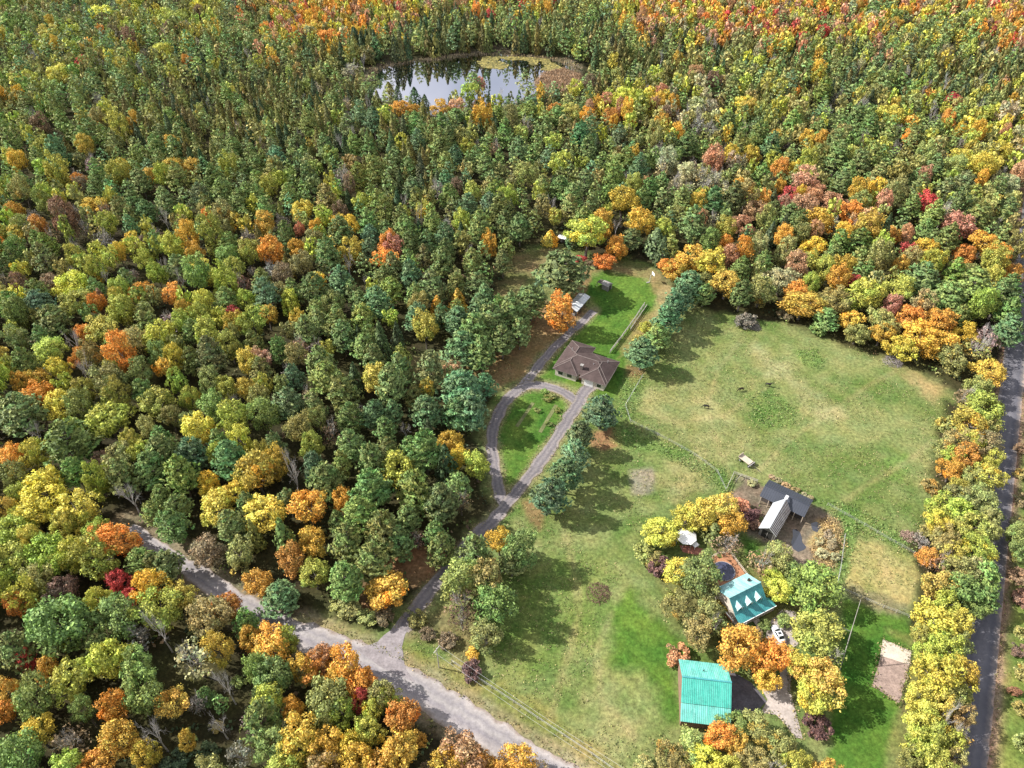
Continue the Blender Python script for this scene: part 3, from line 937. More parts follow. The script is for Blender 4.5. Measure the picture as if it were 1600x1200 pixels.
hip(-.1, 17.4, 1.3, 12.0, 3.02, t10)
hip(0, 8.1, 0, 15.0, 3.0, t10, 'wing_roof')
hip(8.9, 17.3, -.1, 11.8, 3.04, t10, 'wing_roof')
MB().box(.6, 16.7, 1.9, 11.4, 0, 3.0).build('wall', M_cream, t10)
MB().box(.62, 7.5, .6, 14.4, 0, 2.97).build('wing_wall', M_cream, t10)
MB().box(9.5, 16.68, .5, 11.2, 0, 2.98).build('wing_wall', M_cream, t10)
for x in (1.6, 4.6):
    f = MB().box(x - .1, x + 1.7, .54, .6, .9, 2.3).build('window_frame', M_white, t10)
    MB().box(x, x + 1.6, .5, .54, 1.0, 2.2).build('pane', M_glass, f)
d = MB().box(10.4, 13.2, .44, .5, .02, 2.4).build('garage_door', M_white, t10)
g = MB()
for k in range(4):
    g.box(10.5, 13.1, .42, .44, .3 + k * .5, .33 + k * .5)
g.build('panel_joint', M_metal, d)
f = MB().box(14.3, 15.9, .44, .5, .9, 2.2).build('window_frame', M_white, t10)
MB().box(14.4, 15.8, .40, .44, 1.0, 2.1).build('pane', M_glass, f)
d = MB().box(8.0, 8.9, 1.84, 1.9, .05, 2.2).build('door', M_redwood, t10)
MB().box(8.75, 8.8, 1.79, 1.84, 1.0, 1.12).build('handle', M_metal, d)
ch = MB().box(7.9, 8.7, 2.6, 3.4, 3.2, 5.2).build('chimney', M_ridge, t10)
MB().box(7.8, 8.8, 2.5, 3.5, 5.2, 5.32).build('chimney_cap', M_greywood, ch)
for x, y in ((2.5, 9.2), (14.6, 8.6), (11.2, 5.4)):
    MB().tube([(x, y, 4.0), (x, y, 5.1)], .09, 6).build('vent_pipe', M_metal, t10)

# ---- open shelter with pale roof, shed, hut, hoop
t11 = thing('carport', 'open-sided carport with a pale ribbed metal roof between the big pine and the lawn', 'carport', (21.62, 203.98, 0), R(58.8))
for a, c, mt in (((2.1, 3.4), (-.1, 2.75), M_galv), ((2.1, 3.39), (4.25, 2.75), M_galv)):
    r = MB().slab([(0, *a), (9.8, *a), (9.8, *c), (0, *c)], .07).build('roof', mt, t11)
    s = MB()
    gable_seams(s, 0, 9.7, 8, a, c, .12, .08)
    stuff_part(s.build('rib', M_white, r))
for x in (.3, 3.3, 6.4, 9.5):
    for y in (.1, 4.0):
        MB().box(x - .08, x + .08, y - .08, y + .08, 0, 2.72).build('post', M_darkwood, t11)
MB().box(.3, 9.5, 3.95, 4.05, .1, 2.2).build('back_wall', M_darkwood, t11)
for k, x in enumerate((1.4, 3.9, 6.2)):
    t = thing('firewood_stack', ['low dark firewood stack at the near end under the pale-roofed carport', 'middle dark firewood stack under the pale-roofed carport', 'tall dark firewood stack at the far end under the pale-roofed carport'][k], 'firewood', (21.62 + math.cos(R(58.8)) * x - math.sin(R(58.8)) * 1.6, 203.98 + math.sin(R(58.8)) * x + math.cos(R(58.8)) * 1.6, 0), R(58.8))
    for i in range(6):
        for j in range(4 + k):
            MB().tube([(i * .26 - .7, -.6, .14 + j * .25), (i * .26 - .7 + random.uniform(-.03, .03), .6, .14 + j * .25)], .12, 6).build('log', M_greywood, t)

t12 = thing('shed', 'small grey garden shed with a lean-to at the top of the lawn', 'shed', (*P(948, 451), 0), R(-42))
MB().box(-1.3, 1.3, -1.2, 1.2, 0, 2.1).build('wall', M_greywood, t12)
m = MB()
for x in (-1.3, 1.3):
    m.add([(x, -1.2, 2.1), (x, 1.2, 2.1), (x, 0, 2.85)], [(0, 1, 2)])
m.build('gable', M_greywood, t12)
MB().slab([(-1.5, 0, 2.98), (1.5, 0, 2.98), (1.5, -1.45, 2.05), (-1.5, -1.45, 2.05)], .07).build('roof', M_greywood, t12)
MB().slab([(-1.5, .01, 2.97), (1.5, .01, 2.97), (1.5, 1.45, 2.05), (-1.5, 1.45, 2.05)], .07).build('roof', M_greywood, t12)
d = MB().box(1.3, 1.36, -.55, .55, .05, 1.9).build('door', M_darkwood, t12)
MB().box(1.36, 1.4, .35, .42, .9, 1.05).build('handle', M_metal, d)
MB().slab([(-3.6, -1.2, 1.8), (-1.32, -1.2, 2.0), (-1.32, 1.1, 2.0), (-3.6, 1.1, 1.8)], .07).build('lean_to_roof', M_darkwood, t12)
for x, y in ((-3.5, -1.1), (-3.5, 1.0)):
    MB().box(x - .07, x + .07, y - .07, y + .07, 0, 1.75).build('post', M_greywood, t12)
MB().box(-3.4, -1.4, .95, 1.05, 0, 1.7).build('lean_to_wall', M_darkwood, t12)

t13 = thing('hut', 'little hut with a white flat roof in the shadow at the forest edge', 'hut', (*P(878, 378), 0), R(-22))
MB().box(-1.3, 1.3, -.8, .8, .3, 2.1).build('wall', M_darkwood, t13)
MB().slab([(-1.6, -1.1, 2.15), (1.6, -1.1, 2.15), (1.6, 1.1, 2.4), (-1.6, 1.1, 2.4)], .1).build('roof', M_white, t13)
for x in (-1.2, 1.2):
    for y in (-.7, .7):
        MB().box(x - .07, x + .07, y - .07, y + .07, 0, .3).build('post', M_greywood, t13)
MB().box(-.3, .4, -.85, -.8, .35, 1.9).build('door', M_greywood, t13)

t14 = thing('basketball_hoop', 'white board on a thin pole at the far edge of the upper lawn', 'hoop', (*P(1015, 441), 0), R(20))
MB().tube([(0, 0, 0), (0, 0, 3.0)], .06, 8).build('pole', M_white, t14)
MB().bar((0, 0, 2.9), (1.0, 0, 3.1), .1).build('arm', M_metal, t14)
MB().box(1.0, 1.06, -.9, .9, 2.8, 3.9).build('board', M_white, t14)
MB().tube([(1.3 + .23 * math.cos(a), .23 * math.sin(a), 3.0) for a in np.linspace(0, 2 * math.pi, 13)], .02, 4, False).build('rim', M_redwood, t14)
MB().bar((0, 0, .1), (-1.2, 0, .1), .5, .2).build('base', M_greywood, t14)


# ------------------------------------------------------------------ fences, poles, wires
def fence(name, label, cat, px_line, step, h, rails, mat, group=None, rw=.1, pw=.13, lean=.06):
    pts = [Vector((*p, 0)) for p in resample(W(px_line), step)]
    o = thing(name, label, cat, pts[0], 0, group)
    o0 = pts[0]
    rng = random.Random(len(px_line) * 7 + int(step * 10))
    tops = []
    for p in pts:
        l = Vector((rng.uniform(-lean, lean), rng.uniform(-lean, lean), 0))
        hh = h * rng.uniform(.94, 1.06)
        MB().tube([p - o0, p - o0 + l + Vector((0, 0, hh))], [pw / 2, pw / 2.3], 6).build('post', mat, o)
        tops.append((p - o0, l))
    for (a, la), (c, lc) in zip(tops[:-1], tops[1:]):
        for z in rails:
            f = z / h
            A, B = a + la * f + Vector((0, 0, z)), c + lc * f + Vector((0, 0, z))
            if rw > .04:
                MB().bar(A, B, rw * .6, rw).build('rail', mat, o)
            else:
                MB().tube([A, (A + B) / 2 - Vector((0, 0, .03)), B], rw / 2, 3).build('wire', M_wire, o)
    return o


fence('rail_fence', 'silvery wooden rail fence along the far side of the bungalow lawn', 'fence', [(1007, 477), (990, 502), (970, 530), (953, 552)], 2.2, 1.3, (.45, .85, 1.2), M_rail, rw=.2, pw=.2)
fence('rail_fence', 'short second rail fence running close beside the lawn rail fence', 'fence', [(1010.5, 479), (994, 503), (985, 517)], 2.4, 1.1, (.6, 1.0), M_rail, rw=.16, pw=.18)
fence('rail_fence', 'pale rail corral at the yellow tree end of the black-roofed stable', 'fence', [(1134, 767), (1146, 741), (1165, 748), (1183, 754)], 2.4, 1.3, (.6, 1.15), M_rail, rw=.14, pw=.16)
fence('rail_fence', 'pale leaning pole across the corral by the black-roofed stable', 'fence', [(1150, 753), (1158, 745)], 2.5, 1.2, (1.0,), M_rail, rw=.12)
fence('wire_fence', 'wire fence on grey posts below the tan weeds of the stable paddock', 'fence', [(1319, 838), (1316, 862), (1312, 890), (1307, 915)], 3.0, 1.3, (.5, .9, 1.2), M_rail, rw=.03, pw=.16)
fence('wire_fence', 'wire fence from the stable paddock to the hedgerow beside the road', 'fence', [(1292, 790), (1320, 805), (1350, 822), (1390, 845), (1428, 866)], 3.5, 1.25, (.5, .85, 1.15), M_rail, rw=.03, pw=.15)
fence('wire_fence', 'wire fence separating the green yard lawn from the small tan paddock', 'fence', [(1316, 922), (1345, 935), (1380, 950), (1420, 965)], 3.5, 1.25, (.5, .85, 1.15), M_rail, rw=.03, pw=.15)
fence('wire_fence', 'wire fence of weathered posts between the bungalow driveway pines and big pasture', 'fence', [(1003, 590), (990, 612), (977, 635), (985, 660), (1010, 672), (1045, 690), (1085, 712), (1120, 738), (1134, 767)], 4.0, 1.25, (.5, .85, 1.15), M_rail, rw=.03, pw=.15)
fence('wire_fence', 'low wire fence on leaning posts along the gravel road meadow', 'fence', [(706, 1036), (736, 1056), (768, 1076), (802, 1098), (840, 1124), (880, 1150), (925, 1180), (975, 1216)], 5.0, 1.3, (.6, 1.0, 1.25), M_rail, rw=.035, pw=.17, lean=.12)


def utility_pole(px, py, h, label, lean=(0, 0), arm_dir=0.0, arm=True, group=None, r=.14):
    x, y = P(px, py)
    o = thing('utility_pole', label, 'utility pole', (x, y, 0), 0, group)
    MB().tube([(0, 0, 0), (lean[0], lean[1], h)], [r, r * .7], 8).build('post', M_pole, o)
    tp = Vector((lean[0], lean[1], h))
    d = Vector((math.cos(arm_dir), math.sin(arm_dir), 0)) * 1.0
    ends = [tp]
    if arm:
        a = MB().bar(tp - d - Vector((0, 0, .4)), tp + d - Vector((0, 0, .4)), .12, .14).build('crossarm', M_pole, o)
        ends = []
        for s in (-.9, .9):
            q = tp + d * s - Vector((0, 0, .32))
            MB().tube([q, q + Vector((0, 0, .2))], [.06, .04], 6).build('insulator', M_white, a)
            ends.append(q + Vector((0, 0, .2)))
    return o, [Vector((x, y, 0)) + e for e in ends]


pw, pe = utility_pole(686, 1043, 8.4, 'wooden utility pole on the grass beside the gravel road fork', arm_dir=1.0)
far_pt = P(1012, 1232, 8.2)
pw2 = thing('utility_pole', 'wooden utility pole at the lower end of the meadow power line', 'utility pole', (far_pt[0], far_pt[1], 0))
MB().tube([(0, 0, 0), (0, 0, 8.4)], [.15, .11], 8).build('post', M_pole, pw2)
d = Vector((math.cos(1.0), math.sin(1.0), 0))
MB().bar(Vector((0, 0, 8.0)) - d, Vector((0, 0, 8.0)) + d, .12, .14).build('crossarm', M_pole, pw2)
for k, e in enumerate(pe):
    q = Vector((far_pt[0], far_pt[1], 8.1)) + d * (-.9 if k == 0 else .9)
    pts = [e.lerp(q, f) - Vector((0, 0, 1.0 * 4 * f * (1 - f))) for f in np.linspace(0, 1, 15)]
    o = MB().tube(pts, .022, 4).build('power_line', M_wire)
    tag(o, ['thin power line over the meadow fence, the one nearer the gravel road', 'thin power line over the meadow fence, the one nearer the meadow'][k], 'power line')
bx, by = P(1312, 1047)
tx, ty = P(1345, 937, 17)
o = thing('mast', 'tall slender pale mast rising from the yellow trees over the yard lawn', 'mast', (bx, by, 0))
MB().tube([(0, 0, 0), ((tx - bx) / 2, (ty - by) / 2, 8.5)], [.1, .085], 8).build('lower_section', M_rail, o)
MB().tube([((tx - bx) / 2, (ty - by) / 2, 8.4), (tx - bx, ty - by, 17)], [.08, .055], 8).build('upper_section', M_rail, o)

# swing frame with a ladder side
a, c = P(1310, 977.5, 2.4), P(1326.5, 985.5, 2.4)
o = thing('swing_frame', 'pale timber swing frame with a ladder beside the yard lawn', 'swing', ((a[0] + c[0]) / 2, (a[1] + c[1]) / 2, 0), math.atan2(c[1] - a[1], c[0] - a[0]))
L = math.dist(a, c) / 2 + .6
MB().bar((-L, 0, 2.4), (L, 0, 2.4), .14).build('top_beam', M_rail, o)
for sx in (-1, 1):
    for sy in (-1, 1):
        MB().bar((sx * L, sy * 1.0, 0), (sx * L * .97, 0, 2.4), .12).build('leg', M_rail, o)
for k in range(5):
    w = 1.0 * (1 - (k + 1) / 6.5)
    MB().bar((L, -w, .4 * (k + 1)), (L, w, .4 * (k + 1)), .08).build('rung', M_rail, o)
for x in (-.6, .5):
    s = MB()
    s.tube([(x - .25, 0, 2.35), (x - .25, 0, .55)], .02, 4).tube([(x + .25, 0, 2.35), (x + .25, 0, .55)], .02, 4)
    s.box(x - .3, x + .3, -.12, .12, .5, .55)
    s.build('swing_seat', M_darkwood, o)

# ------------------------------------------------------------------ the parked car
cx, cy = P(1216, 991, .5)
car = thing('car', 'white saloon car with a dark sunroof parked on the gravel by the farmhouse', 'car', (cx, cy, 0), R(104))
M_car = surf('white_car_paint', (.80, .80, .80), .22, .02, 1.0, .6)
secs = [(-2.28, .58, .42, .62), (-2.2, .80, .32, .86), (-1.6, .88, .25, .95), (-1.0, .90, .22, .92), (1.0, .90, .22, .92), (1.5, .88, .24, .84), (2.1, .78, .3, .72), (2.3, .55, .4, .6)]
ring = []
for x, w, z0, z1 in secs:
    ring.append([(x, -w * .92, z0), (x, -w, (z0 + z1) / 2), (x, -w * .9, z1), (x, 0, z1 + .03), (x, w * .9, z1), (x, w, (z0 + z1) / 2), (x, w * .92, z0), (x, 0, z0 - .02)])
vs = [v for r in ring for v in r]
fs = [(i * 8 + k, i * 8 + (k + 1) % 8, (i + 1) * 8 + (k + 1) % 8, (i + 1) * 8 + k) for i in range(len(ring) - 1) for k in range(8)] + [tuple(range(7, -1, -1)), tuple(range(len(vs) - 8, len(vs)))]
MB().add(vs, fs).build('body', M_car, car, True)
base = [(-1.55, .76, .93), (1.05, .78, .9)]
top = [(-.85, .58, 1.42), (.3, .6, 1.45)]
cab = MB()
cab.add([(-1.6, -.78, .9), (1.1, -.8, .88), (1.1, .8, .88), (-1.6, .78, .9), (-.9, -.58, 1.41), (.25, -.6, 1.43), (.25, .6, 1.43), (-.9, .58, 1.41)], [(4, 5, 6, 7), (0, 1, 5, 4), (2, 3, 7, 6), (1, 2, 6, 5), (3, 0, 4, 7)])
cab.build('cabin', M_car, car)
MB().slab([(1.04, -.72, .935), (1.04, .72, .935), (.32, .56, 1.435), (.32, -.56, 1.435)], .02).build('windscreen', M_glass, car)
MB().slab([(-1.54, -.68, .955), (-1.54, .68, .955), (-.98, .53, 1.42), (-.98, -.53, 1.42)], .02).build('rear_window', M_glass, car)
for s in (-1, 1):
    MB().slab([(-1.3, s * .78, .97), (.9, s * .79, .96), (.25, s * .635, 1.38), (-.9, s * .615, 1.37)], .02).build('side_window', M_glass, car)
    MB().box(.72, .92, s * .98 - .1, s * .98 + .1, .9, 1.04).build('mirror', M_car, car)
    MB().box(2.12, 2.24, s * .55 - .16, s * .55 + .16, .6, .72).build('headlight', M_glass, car)
    MB().box(-2.27, -2.19, s * .58 - .16, s * .58 + .16, .68, .82).build('tail_light', surf('red_lens', (.4, .03, .03), .3, .05), car)
    for x in (-1.38, 1.4):
        w = MB().tube([(x, s * .78 - .11, .33), (x, s * .78 + .11, .33)], .33, 14).build('tyre', M_dark, car)
        MB().tube([(x, s * .8 - .11, .33), (x, s * .8 + .115, .33)], .2, 10).build('rim', M_metal, w)
MB().box(-.55, .05, -.38, .38, 1.42, 1.447).build('sunroof', M_glass, car)

# ------------------------------------------------------------------ hay wagon in the pasture
wx, wy = P(1168, 724)
wg = thing('hay_wagon', 'pale flat hay wagon with a long drawbar standing in the pasture', 'wagon', (wx, wy, 0), R(-52))
for k in range(7):
    MB().box(-2.6, 1.0, -.98 + k * .28, -.72 + k * .28, .95, 1.02).build('plank', M_palewood, wg)
MB().box(-2.6, -2.5, -1.0, 1.0, 1.02, 1.7).build('headboard', M_palewood, wg)
for y in (-.5, .5):
    MB().box(-2.6, 1.9, y - .07, y + .07, .75, .93).build('chassis_beam', M_darkwood, wg)
MB().bar((1.0, 0, .7), (4.4, 0, .35), .12).build('drawbar', M_darkwood, wg)
MB().box(1.2, 1.45, -1.2, 1.2, .85, 1.0).build('cross_beam', M_greywood, wg)
for x in (-1.9, 1.1):
    MB().bar((x, -1, .45), (x, 1, .45), .1).build('axle', M_darkwood, wg)
    for y in (-1.0, 1.0):
        w = MB().tube([(x, y - .1, .42), (x, y + .1, .42)], .42, 14).build('wheel', M_dark, wg)
        MB().tube([(x, y - .12, .42), (x, y + .12, .42)], .2, 8).build('hub', M_metal, w)


# ------------------------------------------------------------------ grazing horses
def horse(px, py, rz, label, coat, grazing=True):
    x, y = P(px, py)
    V, E, Rd = [], [], []

    def chain(start, pts):
        prev = start
        for p, r in pts:
            V.append(p)
            Rd.append(r)
            if prev is not None:
                E.append((prev, len(V) - 1))
            prev = len(V) - 1
        return prev
    chain(None, [((-.62, 0, 1.22), (.26, .3)), ((-.3, 0, 1.16), (.28, .32)), ((.05, 0, 1.14), (.27, .31)), ((.4, 0, 1.2), (.26, .32))])
    if grazing:
        nk = chain(3, [((.72, 0, 1.2), (.15, .2)), ((1.0, 0, .95), (.11, .15)), ((1.2, 0, .62), (.1, .13)), ((1.3, 0, .38), (.09, .12)), ((1.36, 0, .16), (.06, .07))])
    else:
        nk = chain(3, [((.66, 0, 1.42), (.15, .2)), ((.85, 0, 1.68), (.11, .15)), ((1.0, 0, 1.86), (.1, .13)), ((1.2, 0, 1.72), (.09, .1)), ((1.38, 0, 1.58), (.06, .07))])
    for s in (-1, 1):
        chain(0, [((-.72, s * .17, .95), (.15, .17)), ((-.62, s * .18, .75), (.1, .11)), ((-.82, s * .18, .5), (.06, .06)), ((-.76, s * .18, .2), (.045, .045)), ((-.72, s * .18, .04), (.06, .06))])
        chain(3, [((.42, s * .17, .9), (.11, .12)), ((.44, s * .17, .52), (.06, .06)), ((.43, s * .17, .22), (.045, .045)), ((.46, s * .17, .04), (.06, .06))])
    me = bpy.data.meshes.new('horse')
    me.from_pydata(V, E, [])
    o = bpy.data.objects.new('horse', me)
    COL.objects.link(o)
    md = o.modifiers.new('skin', 'SKIN')
    for sv_, r in zip(me.skin_vertices[0].data, Rd):
        sv_.radius = r
    me.skin_vertices[0].data[0].use_root = True
    sb = o.modifiers.new('sub', 'SUBSURF')
    sb.levels = sb.render_levels = 1
    dg = bpy.context.evaluated_depsgraph_get()
    body = bpy.data.meshes.new_from_object(o.evaluated_get(dg))
    bpy.data.objects.remove(o)
    body.materials.clear()
    body.materials.append(coat)
    body.polygons.foreach_set('use_smooth', np.ones(len(body.polygons), bool))
    root = bpy.data.objects.new('horse', body)
    COL.objects.link(root)
    root.location = (x, y, 0)
    root.rotation_euler = (0, 0, rz)
    tag(root, label, 'horse', 'horses in the big pasture')
    hair = surf('black_mane', (.012, .01, .01), .8, .2)
    MB().tube([(-.86, 0, 1.35), (-1.02, 0, 1.2), (-1.06, 0, .8), (-1.03, 0, .5)], [.05, .07, .07, .02], 6).build('tail', hair, root)
    neck = [(.5, 0, 1.5), (.85, 0, 1.26), (1.16, 0, .88)] if grazing else [(.5, 0, 1.55), (.72, 0, 1.75), (.92, 0, 1.98)]
    MB().tube(neck, [.05, .06, .04], 5).build('mane', hair, root)
    hd = Vector((1.16, 0, .82)) if grazing else Vector((.96, 0, 1.97))
    for s in (-1, 1):
        MB().tube([hd + Vector((0, s * .06, 0)), hd + Vector((-.02 if not grazing else .1, s * .09, .14))], [.035, .008], 5).build('ear', coat, root)


coat1 = surf('dark_bay_coat', (.03, .018, .012), .6, .2)
coat2 = surf('black_coat', (.016, .014, .013), .55, .2)
horse(1157, 611, R(200), 'dark horse grazing above the lush green patch in the big pasture', coat1)
horse(1200, 604, R(-20), 'dark horse farthest from the bungalow, standing by the pale straw grass', coat2, False)
horse(1103, 638, R(170), 'dark horse nearest the bungalow, grazing alone in the pasture', coat2)
# ------------------------------------------------------------------ foliage and bark
M_leaf = foliage_mat('leaves_single_tree', True)
M_leaf_mass = foliage_mat('leaves_forest', False)
M_bark = surf('bark', (.13, .11, .095), .9, .3, 1.0)
M_palebark = surf('pale_dead_bark', (.42, .39, .37), .85, .2, 1.0)


def unit(v):
    return v / np.maximum(np.linalg.norm(v, axis=-1, keepdims=True), 1e-9)


def cards(C, NRM, S, rng, asp=1.0, T=None):
    """Irregular four-cornered leaf clumps at C facing NRM."""
    n = len(C)
    if T is None:
        T = rng.normal(size=(n, 3))
    T = unit(T - NRM * np.sum(T * NRM, 1, keepdims=True))
    B = np.cross(NRM, T)
    S = np.broadcast_to(S, (n,))
    V = np.empty((n, 4, 3))
    for k, (a, b) in enumerate(((1, .15), (.1, 1), (-1, -.1), (-.15, -1))):
        j = rng.uniform(.7, 1.25, (n, 1))
        V[:, k] = C + (T * a + B * b / asp + rng.normal(size=(n, 1)) * NRM * .12) * S[:, None] * j
    return V


def fib(n, rng):
    i = np.arange(n) + .5
    z = 1 - 2 * i / n
    ph = math.pi * (1 + 5 ** .5) * i + rng.uniform(0, 6.28)
    r = np.sqrt(1 - z * z)
    return np.c_[r * np.cos(ph), r * np.sin(ph), z]


def crown_broad(rng, nb, per, cs, zc=.64, rz=.36, spread=.5, lobes=8, flat=1.0, loose=.2):
    """An uneven crown in unit size (radius 1, height 1): boughs of different sizes, each a cluster of leafy lobes."""
    D = unit(fib(nb, rng) + rng.normal(size=(nb, 3)) * .35)
    Cb = D * rng.uniform(.35, 1.0, (nb, 1)) * spread * np.array([1, 1, flat])
    Rb = rng.uniform(.3, .5, nb)
    Cb[0], Rb[0] = (0, 0, .12), .58
    VV, var, lob = [], [], []
    for i in range(nb):
        n = int(lobes * (Rb[i] / .4) ** 2)
        d = unit(fib(n, rng) + rng.normal(size=(n, 3)) * .3)
        lc = Cb[i] + d * Rb[i] * rng.uniform(.7, 1.0, (n, 1))
        lrad = rng.uniform(.13, .25, n)
        tone = rng.random() * .6
        for c, r in zip(lc, lrad):
            inside = np.linalg.norm(Cb - c, axis=1) < Rb * .62
            inside[i] = False
            if inside.any() or c[2] < -.85:
                continue
            m = max(4, int(per * (r / .19) ** 2))
            dd = unit(rng.normal(size=(m, 3)) + np.array([0, 0, .3]) + unit(c - Cb[i]) * .5)
            p = c + dd * r * (1 - .45 * rng.random((m, 1)) ** 2)
            q = rng.random(m) < loose
            p[q] += dd[q] * r * rng.uniform(.1, .5, (q.sum(), 1))
            nr = unit(dd + rng.normal(size=dd.shape) * .6)
            VV.append(cards(p, nr, cs * rng.uniform(.55, 1.45, m), rng, 1.5))
            var.append(np.clip(rng.normal(.5, .26, m), 0, 1))
            lob.append(np.full(m, tone + rng.random() * .4))
    V = np.concatenate(VV)
    k = np.percentile(np.linalg.norm(V[..., :2].reshape(-1, 2), axis=1), 96)
    V[..., :2] /= k
    V[..., 2] = zc + V[..., 2] / k * rz
    return V.reshape(-1, 3), np.concatenate(var), np.concatenate(lob)


def crown_pine(rng, whorls, br, tufts, cs, nc=5, z0=.28, point=.62):
    point = point * rng.uniform(.8, 1.15)
    VV, var, lob = [], [], []
    for w in range(whorls):
        f = w / (whorls - 1)
        z = z0 + (1 - z0) * f ** .92
        prof = (min(1, .7 + 1.7 * f) if f < .18 else .05 + .95 * max(0.0, 1 - (f - .18) / .82) ** point)
        nb = max(3, int(round(br * (.55 + .45 * prof))))
        ph0 = rng.uniform(0, 6.28)
        for b in range(nb):
            ph = ph0 + 6.283 * b / nb + rng.normal() * .22
            R_ = prof * rng.uniform(.68, 1.15)
            lb = rng.random()
            if rng.random() < .06:
                continue
            d = np.array([math.cos(ph), math.sin(ph), 0])
            s = np.array([-d[1], d[0], 0])
            k = max(2, int(round(tufts * (.35 + .65 * prof))))
            t = np.sqrt(rng.uniform(.06, 1, k)) if R_ > .2 else rng.uniform(.3, 1, k)
            t[0] = 1
            lat = rng.normal(size=k) * .13 * (.5 + t) * R_
            p = d * (t * R_)[:, None] + s * lat[:, None]
            p[:, 2] = z + (.035 * (t ** 2) - .02 + rng.normal(size=k) * .014) + rng.normal() * .012
            for q in range(nc):
                o = unit(d * rng.uniform(.2, 1.1, (k, 1)) + s * rng.normal(size=(k, 1)) * .8 + np.array([0, 0, 1]) * rng.uniform(.0, .55, (k, 1)))
                nr = unit(d * .75 + np.array([0, 0, .6]) + rng.normal(size=(k, 3)) * .5)
                L = cs * rng.uniform(.7, 1.3, k)
                oo = o * np.array([1, 1, .35])
                vq = cards(p + oo * (L * .7)[:, None], nr, L, rng, 2.4, o)
                cq = vq.mean(1, keepdims=True)
                VV.append(cq + (vq - cq) * np.array([1, 1, .3]))
                var.append(np.clip(rng.normal(.5, .22, k), 0, 1))
                lob.append(np.full(k, lb))
    return np.concatenate(VV).reshape(-1, 3), np.concatenate(var), np.concatenate(lob)


def crown_cedar(rng, n, cs):
    z = rng.random(n) ** 1.25
    r = (np.minimum(1, (1 - z) * 1.35 + .04) ** .85) * rng.uniform(.72, 1.08, n)
    ph = rng.uniform(0, 6.283, n)
    r = r * (1 + .14 * np.sin(ph * 3 + z * 9))
    d = np.c_[np.cos(ph), np.sin(ph), np.zeros(n)]
    p = d * r[:, None]
    p[:, 2] = .06 + z * .94
    nr = unit(d + rng.normal(size=(n, 3)) * .4 + np.array([0, 0, .45]))
    T = np.array([0, 0, 1.0]) + rng.normal(size=(n, 3)) * .3
    V = cards(p, nr, cs * rng.uniform(.7, 1.3, n), rng, 1.35, T)
    # the unit tree is much taller than wide: shorten the cards' vertical reach
    c = V.mean(1, keepdims=True)
    V = c + (V - c) * np.array([1, 1, .22])
    return V.reshape(-1, 3), np.clip(rng.normal(.5, .22, n), 0, 1), np.floor(ph / 6.284 * 7) / 7


def branches(rng, depth=5, zc=.35, spread=.75, first=5):
    m = MB()

    def grow(p, d, L, r, k):
        q = p + d * L
        mid = (p + q) / 2 + Vector(rng.normal(size=3)) * L * .07
        m.tube([p, mid, q], [r, r * .8, r * .55], 4 if k < 2 else 3, False)
        if k >= depth:
            return
        for _ in range(rng.integers(2, 4) + (1 if k >= 2 else 0)):
            nd = (d + Vector(rng.normal(size=3)) * spread * .62 + Vector((0, 0, .16))).normalized()
            grow(q if rng.random() < .6 else mid, nd, L * rng.uniform(.55, .82), r * .52, k + 1)
    for i in range(first):
        a = 6.28 * i / first + rng.normal() * .3
        d = Vector((math.cos(a) * spread, math.sin(a) * spread, .85)).normalized()
        grow(Vector((0, 0, zc + .05 * i)), d, .34, .019, 1)
    return m


def quads(nv):
    return np.arange(nv).reshape(-1, 4)


PROTO, LOW = {}, {}
prng = np.random.default_rng(11)


def mk(key, data, low=False):
    V, var, lob = data
    if low:
        LOW.setdefault(key, []).append((V.astype(np.float32), var, lob))
    else:
        PROTO.setdefault(key, []).append(proto(V, quads(len(V)), M_leaf, {'var': var, 'lobe': lob}))


for k in range(9):
    mk('B', crown_broad(prng, 7 + k % 4, 105, .041, rz=.36 + .02 * (k % 3)))
for k in range(4):
    mk('B', crown_broad(prng, 8, 100, .041, zc=.6, rz=.44, flat=1.3))
for k in range(8):
    mk('P', crown_pine(prng, 10 + k % 3, 8, 10, .1, 7, z0=.26 + .04 * (k % 3)))
for k in range(3):
    mk('C', crown_cedar(prng, 620, .17))
for k in range(5):
    mk('S', crown_broad(prng, 6, 60, .068, zc=.42, rz=.46, lobes=7, flat=.8))
for k in range(4):
    mk('T', crown_broad(prng, 8, 9, .07, zc=.64, rz=.38, spread=.6, loose=.5))          # thin, half-fallen crowns
for k in range(10):
    mk('B', crown_broad(prng, 5 + k % 3, 10, .13, rz=.38, lobes=6), True)
for k in range(8):
    mk('P', crown_pine(prng, 7, 6, 4, .19, 2), True)
for k in range(4):
    mk('C', crown_cedar(prng, 140, .27), True)
for k in range(4):
    mk('T', crown_broad(prng, 5, 4, .13, lobes=6), True)
for k in range(6):
    mk('MB', crown_broad(prng, 6 + k % 3, 24, .088, rz=.38, lobes=7), True)
for k in range(6):
    mk('MP', crown_pine(prng, 9, 7, 6, .14, 4), True)
for k in range(3):
    mk('MT', crown_broad(prng, 7, 8, .08, lobes=7, loose=.4), True)
BARE = []
for k in range(5):
    b_ = branches(prng, 5)
    BARE.append((b_.v, b_.f))


